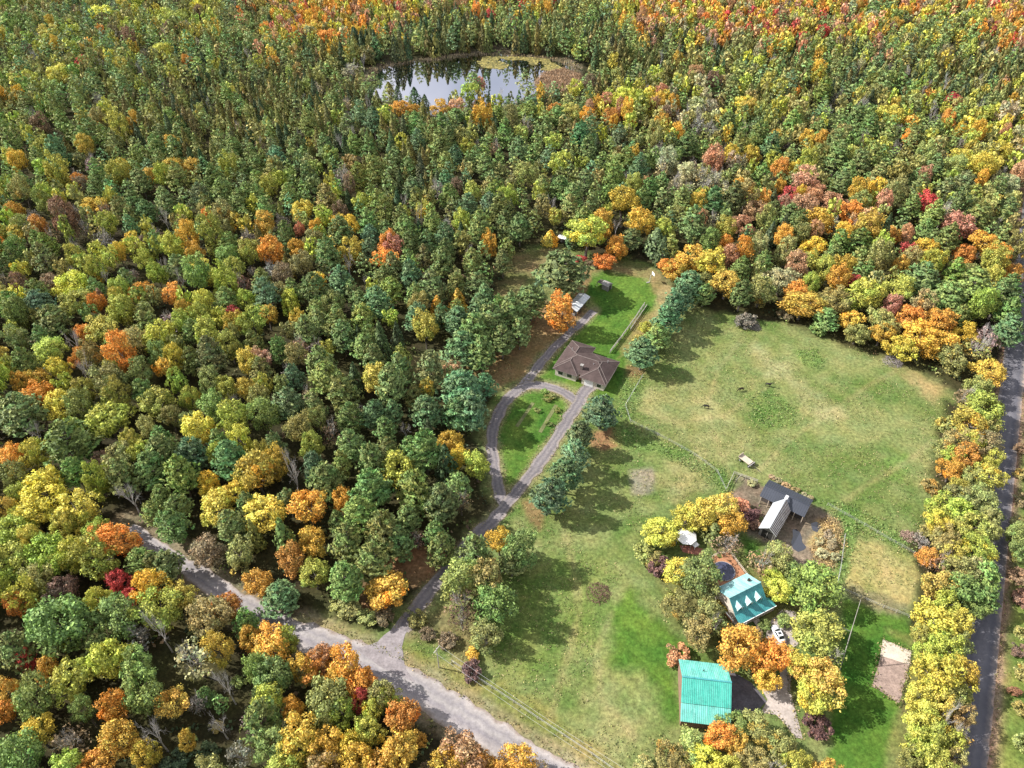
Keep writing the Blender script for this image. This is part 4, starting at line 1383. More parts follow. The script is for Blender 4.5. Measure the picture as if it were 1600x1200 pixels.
def trunk_mesh(kind, rng):
    m = MB()
    top = {'P': .93, 'B': .62, 'T': .66, 'C': .8, 'D': .55, 'S': .3}[kind]
    r = {'P': .07, 'B': .075, 'T': .06, 'C': .09, 'D': .055, 'S': .08}[kind]
    pts = [Vector((rng.normal() * .02 * i, rng.normal() * .02 * i, top * i / 4)) for i in range(5)]
    m.tube(pts, [r, r * .85, r * .7, r * .5, r * .22], 7)
    if kind in 'BT':
        for i in range(6):
            a = 6.28 * i / 6 + rng.normal() * .3
            p = pts[2].lerp(pts[4], rng.uniform(0, .6))
            m.tube([p, p + Vector((math.cos(a) * .3, math.sin(a) * .3, .1)), p + Vector((math.cos(a) * .62, math.sin(a) * .62, .2))], [r * .45, r * .3, r * .1], 5)
    if kind == 'P':
        for i in range(9):
            a = 2.4 * i
            p = pts[1].lerp(pts[4], i / 10)
            q = 1 - i / 11
            m.tube([p, p + Vector((math.cos(a) * .75 * q, math.sin(a) * .75 * q, .03))], [r * .28, r * .08], 4)
    return m


TRUNK = {}
for kind in 'PBTCDS':
    TRUNK[kind] = []
    for k in range(3):
        m = trunk_mesh(kind, prng)
        TRUNK[kind].append(proto(np.array(m.v), m.f, M_palebark if kind == 'D' else M_bark))
BAREP = [proto(np.array(v), f, M_palebark) for v, f in BARE]

COLS = {
    'pg': (.210, .275, .095), 'pb': (.165, .260, .125), 'py': (.265, .305, .095), 'ce': (.205, .200, .070), 'cd': (.085, .125, .060),
    'gr': (.215, .285, .085), 'yg': (.400, .415, .085), 'ol': (.315, .305, .110), 'ye': (.575, .500, .095), 'go': (.620, .410, .075), 'yy': (.480, .450, .090),
    'or': (.660, .310, .070), 'rd': (.560, .095, .085), 'ro': (.510, .285, .170), 'rs': (.240, .165, .105), 'ba': (.27, .24, .215), 'pk': (.44, .40, .23), 'pu': (.18, .10, .09),
}
CWORD = {'pg': 'deep green', 'pb': 'blue-green', 'py': 'yellowish green', 'ce': 'bronze green', 'cd': 'dark green', 'gr': 'leafy green', 'yg': 'yellow-green',
         'ol': 'olive', 'ye': 'yellow', 'yy': 'muted yellow', 'go': 'golden', 'or': 'orange', 'rd': 'crimson', 'ro': 'salmon pink', 'rs': 'russet', 'ba': 'bare grey', 'pk': 'pale tan', 'pu': 'dark purple'}
HREL = {'B': 3.0, 'P': 3.0, 'C': 5.2, 'D': 2.5, 'S': 1.15, 'T': 2.6}
HLIM = {'B': (5, 19), 'P': (7, 25), 'C': (5, 16), 'D': (6, 17), 'S': (.8, 4), 'T': (5, 17)}
ZC = {'B': .66, 'P': .52, 'C': .5, 'D': .62, 'S': .45, 'T': .66}

# every tree one can pick out in the photograph: crown centre, crown width, kind, colour (h: height in metres)
HAND = '''
1032,832,58,B,ye 6|1070,812,44,B,ye 6|1096,803,55,B,ye 7|1128,790,60,B,yy 8|1146,815,50,B,go 7|1116,830,34,C,gr 6|1138,850,46,T,rs 6|1006,862,38,S,ol|1031,885,40,S,pu|1060,893,52,B,ye 6
1092,897,80,B,gr 9|1064,946,55,B,ol 7|1108,953,46,B,ol 6|1092,985,55,B,ol 6|1131,945,24,S,go|1116,978,46,T,gr 5|1140,990,36,S,ol|1190,880,50,T,rs 6|1216,868,46,B,ol 7|1208,902,32,B,yg 5|1216,922,40,B,ye 6|1270,915,84,B,gr 9|1243,893,40,B,gr 6|1195,976,22,S,gr|1182,990,22,S,rs|1225,970,26,S,gr
1156,1012,72,B,or 9|1206,1027,62,B,or 8|1196,1060,46,B,go 6|1183,1045,30,S,rs|1275,985,80,B,yg 9|1248,1040,56,B,ye 8|1284,1060,80,B,ye 10|1268,1085,60,B,yg 8|1300,1025,44,T,gr 7|1278,1132,46,S,pu|1150,1132,50,B,gr 6|1182,1138,64,B,ol 6|1124,1150,50,B,or 6|1154,1158,46,B,go 6|1082,1165,60,B,ol 6|1102,1188,56,B,ye 6|1222,1166,46,B,ol 5|1240,1196,56,B,yg 6|1182,1188,56,B,ol 6|1050,1185,60,B,ol 6|1012,1205,44,S,ol|1140,1200,50,B,yg 6|1290,1205,50,B,go 6|1208,1205,50,T,ol 6|1058,1021,40,S,ro
939,646,56,P,pb 12|906,682,44,P,pb 11|898,713,50,P,pb 12|884,745,52,P,pb 13|860,777,58,P,pb 13|1003,554,54,P,pb 12|1027,528,42,P,pg 10|1040,503,46,P,pb 12|1052,484,46,P,pb 12|1064,466,44,P,pb 12|1077,448,46,P,pb 12|1013,512,34,B,yg 6|1000,532,28,B,yg 5|1090,440,40,B,ol 8|1100,462,36,P,pg 9
742,866,60,P,pg 14|718,902,70,B,ol 13|757,900,68,B,ol 13|722,944,58,T,rs 9|768,940,74,B,gr 11|810,856,58,B,gr 12|800,880,44,P,pg 10|760,990,52,B,ol 7|757,1005,28,T,ol 5|738,1022,24,S,go|737,1048,34,S,pu|722,968,40,T,rs 6|690,860,50,P,pg 12|780,845,44,B,go 9
606,920,68,B,go 8|541,910,62,P,pg 13|490,898,56,B,yg 9|455,872,48,B,or 9|486,846,46,B,go 9|402,908,52,B,go 9|341,792,60,B,ye 10|414,800,66,B,ye 11|322,862,54,B,rs 8|374,862,52,B,ol 9|366,770,44,B,go 10|325,752,40,B,go 10|270,822,56,P,pg 12|225,880,52,P,pg 10|262,886,52,P,pg 10|184,842,64,B,or 10|155,838,44,B,or 9|207,782,56,D,ba 11|460,745,52,D,ba 14
880,428,84,P,pg 17|877,487,52,B,or 13|918,365,66,B,yg 16|940,350,44,B,go 14|973,310,50,B,go 15|1001,345,48,B,go 14|962,385,40,B,or 9|945,408,34,B,or 6|1025,378,36,C,pb 11|985,375,40,P,pg 9|860,371,24,C,go 6|894,372,22,C,cd 7|906,405,22,S,rd|925,412,20,S,rs|1043,415,34,B,or 8
800,498,58,P,pg 15|830,474,52,P,pg 14|768,506,56,P,pg 15|742,522,56,P,pg 15|716,505,46,P,pb 13|722,548,58,P,pb 14|752,555,50,P,pg 14|785,535,44,P,pg 13|812,522,36,P,pg 12|708,577,34,B,ro 7|722,612,66,P,pb 15|735,645,60,P,pb 14|715,650,50,P,pb 13|684,482,26,C,go 10|716,470,26,C,go 10|745,450,40,P,pg 12|700,690,40,B,go 8|713,716,38,B,go 8|738,722,34,S,ol|690,790,60,P,pg 15|650,770,62,P,py 15|625,735,56,B,yg 12|720,785,36,T,rs 8|580,770,62,P,pg 15|565,810,60,P,py 15|600,835,62,P,py 16|545,850,60,P,pg 15|585,880,60,P,pg 15|510,755,56,P,pg 14|625,850,50,P,pg 13
1255,472,66,B,go 11|1245,455,30,B,or 11|1055,418,46,B,go 8|1082,402,56,B,go 10|1112,408,50,B,ye 11|1136,440,52,B,go 11|1070,430,28,S,rd|1190,452,54,B,ol 11|1222,436,56,B,pk 11|1305,470,56,B,ol 10|1352,455,66,B,yg 13|1380,500,56,B,ol 9|1408,452,52,B,yg 12|1440,522,62,B,go 11|1418,495,46,B,or 10|1468,500,56,B,or 11|1408,540,50,B,ye 8|1470,540,56,B,go 9|1378,520,46,B,go 8|1490,560,50,B,ol 8|1525,545,52,T,ol 9|1548,580,56,B,go 8|1340,520,40,B,ol 7|1290,500,44,P,pg 9|1330,500,40,B,go 8|1230,490,30,S,rs|1165,500,34,S,ba|1278,515,26,S,gr|1540,530,46,T,ba 9|1512,520,40,B,go 9|1478,470,60,P,pg 14|1520,450,60,P,pg 15|1560,470,56,P,pg 15|1575,520,46,P,pb 13|1440,440,60,P,pg 14
1447,318,44,B,rd 11|1232,308,34,B,rd 11|1255,322,50,B,ro 11|1300,315,46,B,ro 11|1330,332,40,B,or 11|1275,345,44,B,go 11|1355,340,50,B,ro 11|1322,362,36,B,go 10|1336,440,26,B,rd 9|1420,392,34,B,rd 9|1445,390,40,B,go 10|1500,352,52,B,ro 11|1538,378,46,B,go 11|1508,395,40,B,or 10|1178,328,44,B,ro 11|1160,350,40,B,ro 10|1270,385,40,B,go 9|1395,365,30,B,or 9|1320,415,36,B,go 10|1565,395,26,B,or 9|1585,425,34,B,or 9|1490,155,30,B,rd 9|1285,24,16,B,rd 10|1254,60,22,B,rd 10|1286,50,22,B,rd 10|1312,46,22,B,ro 10|1425,216,28,B,or 10|1500,245,46,B,ye 11|1540,255,52,B,ye 11|1562,235,46,B,ye 10|1390,180,52,B,ye 11|1424,190,28,B,ye 10|1162,162,34,B,ye 10|1213,215,24,B,go 9|1175,240,26,B,go 9|1575,285,46,B,pk 10|1345,350,30,B,rs 9|955,180,34,B,or 11|972,152,44,B,ye 11|1040,155,26,B,ye 10|1165,170,36,B,ye 10|866,172,28,B,or 9|892,175,34,B,yg 11|605,378,32,B,or 11|615,385,34,B,ro 11|603,405,40,B,or 10|468,358,20,B,ro 9|493,355,22,B,or 9|470,328,40,B,ye 11|530,350,34,B,go 10|548,390,44,B,go 11|418,492,36,B,go 10|495,440,30,B,go 9|410,560,34,B,ro 9|590,590,52,B,ye 11|625,168,32,B,go 10|645,172,26,B,go 9|690,168,34,B,go 10|713,165,28,B,ro 9|748,130,22,B,ro 9|755,175,24,B,go 9|490,45,40,B,go 10|515,58,40,B,or 10|424,62,24,B,go 9|425,96,28,B,or 9|508,85,26,B,go 10|550,110,40,T,pk 9|648,152,22,C,cd 10|664,160,16,C,cd 8|621,148,16,C,cd 9|608,142,22,C,ce 9|584,130,24,P,pg 10|740,132,28,P,pg 12|820,130,26,P,pg 13|760,120,12,C,cd 9|655,345,26,D,ba 12|700,360,22,T,pk 10|130,97,26,B,rd 9|234,274,26,B,go 9|270,225,32,B,go 10|125,282,30,B,or 9|190,260,26,B,go 9|270,262,34,B,go 10|300,260,30,B,go 9|160,20,40,B,ye 10|270,28,40,B,yg 11|250,78,40,B,ye 11|90,115,36,B,ye 11|80,55,44,B,yg 11|145,320,42,B,go 10|210,320,40,P,pg 12|230,335,34,P,pb 12|205,375,28,B,go 9|58,350,30,B,or 9|20,330,30,B,go 9|220,380,30,B,rs 8|115,398,34,B,yg 11|130,410,30,B,yg 10
160,470,22,C,rs 10|218,455,38,B,or 9|185,450,34,B,yg 11|270,458,38,B,or 10|318,470,36,B,ye 11|287,482,24,B,go 9|365,490,30,B,rd 9|320,425,40,B,ye 10|355,400,44,B,gr 12|120,472,50,B,yg 11|130,518,26,B,or 9|160,515,54,B,yg 11|125,558,30,B,or 9|62,478,44,P,pb 12|85,505,56,P,pg 13|75,545,56,B,yg 11|190,535,28,B,or 8|250,525,54,B,yg 12|30,440,30,B,rs 9|80,440,36,B,rs 9|110,445,50,B,ye 11|365,420,44,B,yg 11|60,590,34,B,go 9|35,595,34,B,go 9|400,560,24,B,ro 9|90,575,34,B,ye 10
36,650,70,P,pg 15|110,694,80,P,pg 17|60,615,46,B,or 10|92,630,48,B,ye 10|16,713,46,B,or 10|168,655,72,B,yg 12|245,630,56,B,yg 12|310,668,50,B,ye 12|255,712,58,P,pg 14|240,735,56,P,pg 14|302,712,52,P,pb 13|362,722,56,P,pb 15|72,770,76,B,ye 11|120,792,62,B,ye 11|48,800,58,B,ye 11|22,830,58,B,yg 11|98,818,42,B,ye 10|70,862,76,B,yg 12|112,862,62,B,yg 12|150,870,70,B,yg 12|28,880,66,B,yg 11|60,905,50,B,ol 11|152,830,46,B,yg 10|28,770,42,B,yg 10|78,745,40,B,ye 11|184,905,42,B,rd 8|205,930,26,B,rd 7|240,885,40,P,pg 10|160,720,34,B,rs 8|120,740,40,P,pg 12
100,975,96,B,gr 15|182,962,62,B,gr 13|246,950,72,B,yg 12|330,962,66,B,ol 12|352,945,50,B,or 9|285,932,44,B,yy 9|28,1018,60,P,pg 13|45,930,56,B,ye 11|25,940,40,B,or 10|95,920,50,B,rs 10|75,1045,40,B,or 10|112,1062,70,B,yg 12|172,1028,58,B,ye 12|220,1075,70,B,gr 14|215,1035,46,B,gr 13|50,1094,66,B,gr 13|55,1146,56,B,go 10|112,1162,64,T,rs 10|178,1105,46,B,or 12|186,1150,66,B,go 12|270,1098,54,B,go 9|252,990,60,D,ba 13|305,1030,66,T,pk 12|355,1075,48,D,ba 12|245,1150,52,D,ba 12|30,1182,80,B,gr 13|150,1195,56,B,or 10|292,1157,30,B,go 7|105,1195,50,B,yg 10|225,1180,46,B,go 10|340,1010,46,B,go 11|322,1090,30,P,pg 7|345,1100,26,P,pg 6|310,1100,30,T,ba 8|395,1130,40,T,ba 8|375,1180,44,T,ba 8|320,1180,44,S,cd|270,1190,50,S,cd|130,1110,40,B,gr 11|15,1075,40,B,go 9|10,1110,36,B,or 8|40,1030,30,B,rd 8
426,1010,66,B,go 10|392,1000,38,B,or 8|446,1000,44,B,yg 9|425,1055,66,B,gr 12|400,1045,42,B,gr 11|420,1090,50,B,yg 11|412,1125,62,P,pg 13|428,1160,62,B,gr 11|385,975,44,P,pg 9|492,1040,52,B,or 10|505,1028,44,B,ro 10|472,1046,40,B,go 10|478,1055,32,P,pg 8|540,1045,66,B,or 11|525,1065,44,B,go 10|565,1070,52,B,or 10|512,1095,76,B,ol 12|535,1110,50,B,yg 11|558,1097,38,B,rd 9|595,1085,44,B,ol 10|606,1090,38,B,yg 9|582,1110,36,B,yg 9|628,1118,52,B,or 10|575,1140,52,B,yg 10|460,1105,38,B,go 9|465,1160,76,B,go 12|510,1170,60,B,go 11|540,1165,46,B,ye 10|560,1190,64,B,go 11|625,1175,70,B,go 11|500,1200,60,B,ol 10|595,1210,60,B,go 10|655,1155,26,S,go|720,1180,76,B,ro 10|700,1195,60,B,go 10|758,1195,40,B,or 8|810,1190,62,B,go 9|840,1205,40,T,ro 7|672,1200,30,S,rs|440,1200,60,B,yg 10|780,1210,50,B,or 9
1530,604,44,B,ol 8|1510,622,40,T,rs 7|1540,640,62,B,yg 9|1518,660,64,B,yg 9|1495,690,50,B,ol 7|1478,662,36,S,ol|1542,690,52,B,ol 8|1512,712,52,B,or 7|1488,735,46,B,or 7|1470,700,34,S,ol|1542,742,56,B,yg 8|1500,775,50,B,ol 7|1536,785,52,B,ol 8|1472,790,50,B,yg 7|1466,815,42,B,yy 7|1518,822,56,B,yg 8|1478,842,50,B,ol 7|1545,830,36,B,ol 8|1530,858,52,B,yg 8|1450,868,38,B,or 6|1470,880,46,T,rs 6|1500,890,50,B,ol 8|1470,915,56,B,yg 8|1505,920,62,B,gr 9|1538,900,50,P,pg 9|1540,938,40,P,pg 8|1460,970,64,B,yy 9|1502,972,50,B,yy 9|1440,990,36,B,yg 6|1495,1005,46,B,ol 7|1468,1055,76,B,yy 10|1506,1052,52,B,go 9|1435,1088,46,B,yy 8|1440,1120,50,B,yy 8|1490,1095,46,B,ol 7|1480,1125,46,D,ba 10|1462,1150,50,B,yg 8|1455,1172,60,B,yy 8|1498,1150,40,T,ol 7|1490,1185,46,B,ol 7|1430,1150,36,S,ol|1425,1185,46,B,ol 6|1475,1205,56,B,yy 7|1590,832,40,B,gr 7|1598,860,36,B,gr 7|1588,815,22,S,ol|1597,990,26,S,ol|1592,900,34,S,rs|1600,935,34,S,rs|1592,1015,26,S,rs|1602,1050,34,S,ol|1585,1080,20,S,rs|1598,1110,30,S,ol|1596,780,26,S,rs|1598,740,26,S,ol|1600,700,26,S,rs|1600,1160,34,S,ol|1455,760,30,S,ol|1448,830,26,S,ol|1440,845,34,T,ba 3|1520,750,46,B,ol 7|1500,800,44,B,yg 7|1548,810,44,B,ol 7|1490,865,44,B,yg 7|1522,890,48,B,ol 8|1480,945,46,B,yg 8|1525,950,44,B,gr 7|1480,1010,56,B,yg 8|1450,1025,46,B,yy 7|1500,1085,44,B,yg 7|1470,1100,48,B,yy 8|1445,1155,44,B,yg 7|1505,1120,40,B,ol 7|1485,1160,46,B,yy 7|1528,625,44,B,ol 7|1520,690,46,B,yg 7|1545,665,40,B,ol 7|1550,715,36,B,yg 6|1490,712,40,B,yg 6|1500,760,40,B,yg 6
545,952,40,S,ol|570,965,36,S,ol|600,962,36,S,rs|525,945,34,S,ol|650,965,34,S,ol|668,990,26,S,rs|700,1000,30,S,rs|745,1000,24,S,ol|855,622,16,S,gr|850,612,14,S,gr|862,618,14,S,ol|840,640,12,S,ol|858,662,12,S,gr|870,640,12,S,gr|1175,755,14,S,pk|1205,745,12,S,pk|1216,750,12,S,pk|1228,758,14,S,pk|1243,765,14,S,pk|1256,772,12,S,pk|1266,778,12,S,pk|1172,805,30,S,pu|1160,790,30,S,ro|1180,820,22,S,rs|1300,850,20,S,pk|1285,865,20,S,pk|1295,835,18,S,pk|1305,870,16,S,pk|1280,845,16,S,pk|1180,1010,16,S,or|1168,985,14,S,rs|1020,875,30,S,ol|1050,930,30,S,ol
'''.replace('\n', '|')
TREES = []      # x, y, r, h, kind, colour, turn, px, py, wpx


def put(px, py, wpx, kind, col, h=None):
    r = wpx * .5 * (CAM_H / SP) / F_PX
    for _ in range(3):
        hh = h if h else min(max(r * HREL[kind], HLIM[kind][0]), HLIM[kind][1])
        x, y = P(px, py, hh * ZC[kind])
        dep = float(proj(x, y, hh * ZC[kind])[2])
        r = wpx * .5 * dep / F_PX
    if kind in 'BP' and r * 1.25 > hh:
        hh = r * 1.35
    turn = random.choice((0, .0, 0, .1, .2)) if col in ('yg', 'gr', 'ol', 'ye', 'go') else (.15 if col in ('or',) else 0)
    TREES.append([x, y, r, hh, kind, col, turn, True])


for item in HAND.split('|'):
    item = item.strip()
    if not item:
        continue
    a = item.split(' ')
    q = a[0].split(',')
    put(float(q[0]), float(q[1]), float(q[2]), q[3], q[4], float(a[1]) if len(a) > 1 else None)

# ------------------------------------------------------------------ the forest between them
MIX = {  # kind.colour: weight
    'L1': 'B.ro 20 B.go 17 B.or 15 B.ye 14 B.rd 4 B.ol 9 P.pg 8 T.ba 4 B.pk 7 B.yg 8',
    'CED': 'C.ce 48 C.cd 16 P.pg 14 B.ol 6 B.ye 3 D.ba 3 T.pk 3 C.py 6',
    'PINE': 'P.pg 44 P.pb 14 P.py 22 B.ol 6 B.yg 7 C.cd 3 B.go 2 T.rs 2 D.ba 2',
    'PMIX': 'P.pg 26 P.py 14 P.pb 10 B.yg 14 B.ol 12 B.go 6 B.ye 4 B.or 2 B.rs 3 T.ba 4 B.gr 6 C.ce 4',
    'PCED': 'P.pg 28 P.py 12 C.ce 24 C.cd 14 B.ol 8 B.yg 4 B.go 3 D.ba 2 P.pb 6',
    'YG': 'B.yg 34 B.ol 18 B.gr 12 B.ye 7 P.pg 14 P.py 8 B.go 3 B.or 3 T.rs 4 T.ba 3 D.ba 4',
    'YMIX': 'B.ye 18 B.yg 18 B.ol 14 B.go 8 P.pg 16 B.ro 5 B.rs 5 T.pk 6 C.ce 8 B.or 3',
    'YEL': 'B.ye 30 B.yg 34 B.ol 12 B.go 10 B.or 4 P.pg 8',
    'BARE': 'T.pk 28 B.pk 18 D.ba 8 B.ro 10 B.ol 14 P.pg 14 B.go 8',
    'ORP': 'P.pg 30 P.py 10 B.ro 12 B.or 7 B.go 9 B.ol 16 B.yg 8 T.pk 5 C.cd 3',
    'DARK': 'S.cd 25 T.ba 18 D.ba 14 S.gr 15 P.pg 14 B.go 6 S.ol 10',
    'POL': 'P.pg 44 P.py 20 B.ol 22 B.yg 8 B.go 3 B.or 2',
}
MIX = {k: ([tuple(w.split('.')) for w in v.split()[::2]], np.array([float(w) for w in v.split()[1::2]])) for k, v in MIX.items()}
CTRL = [(60, 40, 'PMIX'), (300, 50, 'YMIX'), (170, 60, 'PMIX'), (400, 40, 'PCED'), (450, 20, 'L1'), (520, 50, 'L1'), (620, 20, 'L1'), (560, 90, 'CED'), (620, 70, 'CED'), (690, 40, 'PCED'), (720, 60, 'CED'), (780, 30, 'PCED'),
        (820, 10, 'L1'), (830, 60, 'CED'), (880, 70, 'CED'), (900, 40, 'PCED'), (940, 30, 'PCED'), (1050, 20, 'L1'), (1100, 40, 'L1'), (1060, 60, 'L1'), (1150, 60, 'L1'), (1220, 60, 'L1'), (1200, 20, 'L1'), (1300, 30, 'L1'), (1400, 25, 'L1'), (1500, 15, 'L1'), (1300, 80, 'YMIX'), (1400, 60, 'PMIX'), (1500, 60, 'YMIX'), (1580, 20, 'L1'), (1590, 70, 'L1'), (1000, 20, 'L1'), (950, 10, 'L1'), (700, 5, 'L1'), (760, 5, 'L1'), (540, 40, 'L1'), (600, 40, 'L1'), (480, 60, 'L1'), (570, 60, 'L1'),
        (940, 100, 'CED'), (1000, 100, 'CED'), (1060, 100, 'CED'), (1150, 100, 'PCED'), (1250, 130, 'CED'), (1320, 120, 'PCED'), (1420, 100, 'PCED'), (1480, 130, 'CED'), (1570, 110, 'CED'), (1350, 70, 'L1'),
        (250, 130, 'PCED'), (350, 130, 'PCED'), (500, 110, 'PCED'), (470, 170, 'CED'), (560, 180, 'CED'), (420, 210, 'CED'), (300, 190, 'CED'), (230, 190, 'PCED'), (100, 200, 'PMIX'), (40, 260, 'PMIX'), (430, 260, 'PINE'), (500, 240, 'PCED'),
        (700, 200, 'PCED'), (800, 170, 'PMIX'), (850, 210, 'PINE'), (960, 200, 'YMIX'), (1030, 180, 'YMIX'), (1080, 200, 'BARE'), (1150, 160, 'YMIX'), (1230, 190, 'PMIX'), (1350, 200, 'YG'), (1450, 210, 'YG'), (1540, 240, 'YEL'), (1500, 290, 'POL'), (1580, 290, 'BARE'),
        (640, 260, 'PCED'), (760, 260, 'PINE'), (900, 260, 'PINE'), (1000, 250, 'PMIX'), (1060, 290, 'BARE'), (1130, 300, 'BARE'), (1100, 240, 'PMIX'), (1200, 260, 'PMIX'), (1300, 260, 'POL'), (1400, 270, 'POL'),
        (100, 310, 'PMIX'), (250, 310, 'PINE'), (350, 330, 'PINE'), (150, 400, 'YG'), (60, 420, 'YG'), (300, 420, 'YG'), (60, 520, 'YG'), (200, 500, 'YG'), (330, 560, 'YG'), (250, 600, 'YG'), (440, 400, 'PMIX'), (520, 330, 'PMIX'), (600, 330, 'PINE'),
        (650, 430, 'PINE'), (600, 480, 'PINE'), (500, 520, 'PINE'), (450, 550, 'YG'), (560, 560, 'PINE'), (420, 620, 'YG'), (370, 640, 'YG'), (500, 640, 'PINE'), (600, 680, 'PINE'), (660, 640, 'PINE'), (560, 740, 'PINE'), (440, 700, 'YG'),
        (300, 640, 'YG'), (60, 560, 'YG'), (50, 680, 'YG'), (200, 620, 'YG'), (70, 830, 'YEL'), (130, 900, 'YG'), (350, 820, 'PMIX'), (430, 850, 'PMIX'), (100, 1050, 'YG'), (300, 1100, 'DARK'), (360, 1130, 'DARK'), (200, 1200, 'PMIX'), (520, 1130, 'YEL'), (460, 1200, 'YEL'),
        (1180, 330, 'ORP'), (1260, 350, 'ORP'), (1350, 380, 'ORP'), (1450, 360, 'ORP'), (1520, 330, 'POL'), (1560, 360, 'ORP'), (1250, 420, 'ORP'), (1180, 420, 'ORP'), (1350, 440, 'POL'), (1500, 430, 'POL'), (1560, 480, 'POL'), (1420, 480, 'ORP'), (1100, 350, 'PMIX'), (1040, 340, 'PINE'),
        (780, 340, 'PINE'), (840, 300, 'PINE'), (720, 420, 'PINE'), (700, 350, 'PMIX'), (1500, 800, 'YG'), (1500, 1000, 'YEL'), (1500, 650, 'YG'), (0, 1000, 'YG'), (1700, 300, 'PMIX'), (-100, 500, 'YG'), (-100, 900, 'YG'), (800, -60, 'PMIX'), (300, -60, 'PMIX'), (1300, -60, 'L1')]
CX = np.array([(c[0], c[1] * 1.25) for c in CTRL], float)
HEDGE = W([(1470, 600), (1560, 600), (1562, 740), (1540, 880), (1520, 1010), (1500, 1215), (1412, 1230), (1428, 1090), (1430, 1000), (1450, 860), (1465, 700)])
EAST_OPEN = [(P(1545, 1300)[0], P(1545, 1300)[1])] + [PAVED[1], PAVED[3], (PAVED[3][0] + 4, PAVED[3][1] + 8), (PAVED[3][0] + 130, PAVED[3][1] + 8), (400, 20), (120, 10)]
SOUTH_OPEN = W([(885, 1195), (1060, 1175), (1330, 1180), (1420, 1180), (1420, 1400), (1000, 1500), (880, 1330)])
ALLX, ALLY, ALLR = [], [], []
CELL = 9.0
grid = {}


def reg(x, y, r):
    grid.setdefault((int(x // CELL), int(y // CELL)), []).append((x, y, r))


for tr in TREES:
    reg(tr[0], tr[1], tr[2])
frng = np.random.default_rng(21)
NC = 80000
# even in area over the footprint seen from the camera, with a margin
cy = frng.uniform(25, 640, NC)
cx = frng.uniform(-430, 430, NC)
ppx, ppy, _ = proj(cx, cy)
ok = (ppx > -150) & (ppx < 1750) & (ppy < 1330)
cx, cy, ppx, ppy = cx[ok], cy[ok], ppx[ok], ppy[ok]
sd_clear = sdist(CLEAR, cx, cy)
sd_pond = sdist(POND, cx, cy)
d_main, d_drive = ldist(MAIN_ROAD, cx, cy), np.minimum(ldist(DRIVE, cx, cy), ldist(LOOP, cx, cy))
d_pav = ldist(PAVED, cx, cy)
openE = np.maximum(sdist(EAST_OPEN, cx, cy), sdist(SOUTH_OPEN, cx, cy))
HUT = P(878, 378)
TRAIL = [P(1133, 766), P(1140, 750)]
n_fill = 0
x_left = cx < -52
rx, ry = zip(*sorted(MAIN_ROAD))
near_side = (cx > -112) & (cx < -40) & (d_main < 9.5) & (cy < np.interp(cx, rx, ry))
for i in range(len(cx)):
    if sd_clear[i] > -1.2 or sd_pond[i] > -2.0 or d_main[i] < (3.4 if x_left[i] else 5.6) or near_side[i] or d_drive[i] < 4 or d_pav[i] < 5.5 or openE[i] > -1:
        continue
    x, y, a, b_ = cx[i], cy[i], ppx[i], ppy[i]
    if math.hypot(x - HUT[0], y - HUT[1]) < 5 or (832 < a < 915 and 108 < b_ < 152):
        continue
    d2 = (CX[:, 0] - a) ** 2 + (CX[:, 1] - b_ * 1.25) ** 2
    j = np.argsort(d2)[:3]
    w = 1 / (d2[j] + 400) ** 1.5
    mixk = CTRL[j[frng.choice(3, p=w / w.sum())]][2]
    shore = -26 < sd_pond[i] <= -2
    if shore:
        mixk = 'PCED' if frng.random() < .6 or y > 400 else mixk
    items, wt = MIX[mixk]
    kind, col = items[frng.choice(len(items), p=wt / wt.sum())]
    r = {'B': frng.uniform(2.7, 5.0), 'P': frng.uniform(2.7, 4.9), 'C': frng.uniform(1.6, 2.7), 'D': frng.uniform(2.6, 4.4), 'T': frng.uniform(2.4, 4.0), 'S': frng.uniform(1.4, 2.8)}[kind]
    r *= 1 - (.05 if kind == 'P' else .18) * min(1, max(0, (y - 250) / 200))
    if mixk == 'L1':
        r *= .85
    clump = float(vnoise(x, y, 26, 4))
    stand = float(fbm(x, y, 46, 2, 9))
    if kind == 'B' and col in ('go', 'or', 'rd', 'ro', 'ye') and mixk not in ('L1', 'YEL', 'ORP') and stand < .52 and frng.random() < .75:
        kind, col = ('P', 'py') if frng.random() < .4 else ('B', 'yg' if frng.random() < .5 else 'ol')
    hit = False
    gi, gj = int(x // CELL), int(y // CELL)
    for u in (-1, 0, 1):
        for v in (-1, 0, 1):
            for (qx, qy, qr) in grid.get((gi + u, gj + v), ()):
                if (qx - x) ** 2 + (qy - y) ** 2 < (.76 * (qr + r)) ** 2:
                    hit = True
                    break
            if hit:
                break
        if hit:
            break
    if hit:
        continue
    reg(x, y, r)
    h = min(max(r * HREL[kind] * frng.uniform(.9, 1.2), HLIM[kind][0]), HLIM[kind][1])
    if kind in 'BP':
        h = max(h, 9 + 4 * clump)
    if shore and kind in 'PC':
        h = frng.uniform(12, 17.5) if y > 415 else min(h, 8.5)
        r = max(r, h / 5.5) if y > 415 else r
    if d_main[i] < 9 and y < 110:
        h = min(h, 8)
    turn = frng.choice([0, 0, 0, .1, .2]) if col in ('yg', 'gr', 'ol', 'ye', 'pk') else 0
    TREES.append([x, y, r, h, kind, col, float(turn), False])
    n_fill += 1
print('trees', len(TREES), 'filled', n_fill)

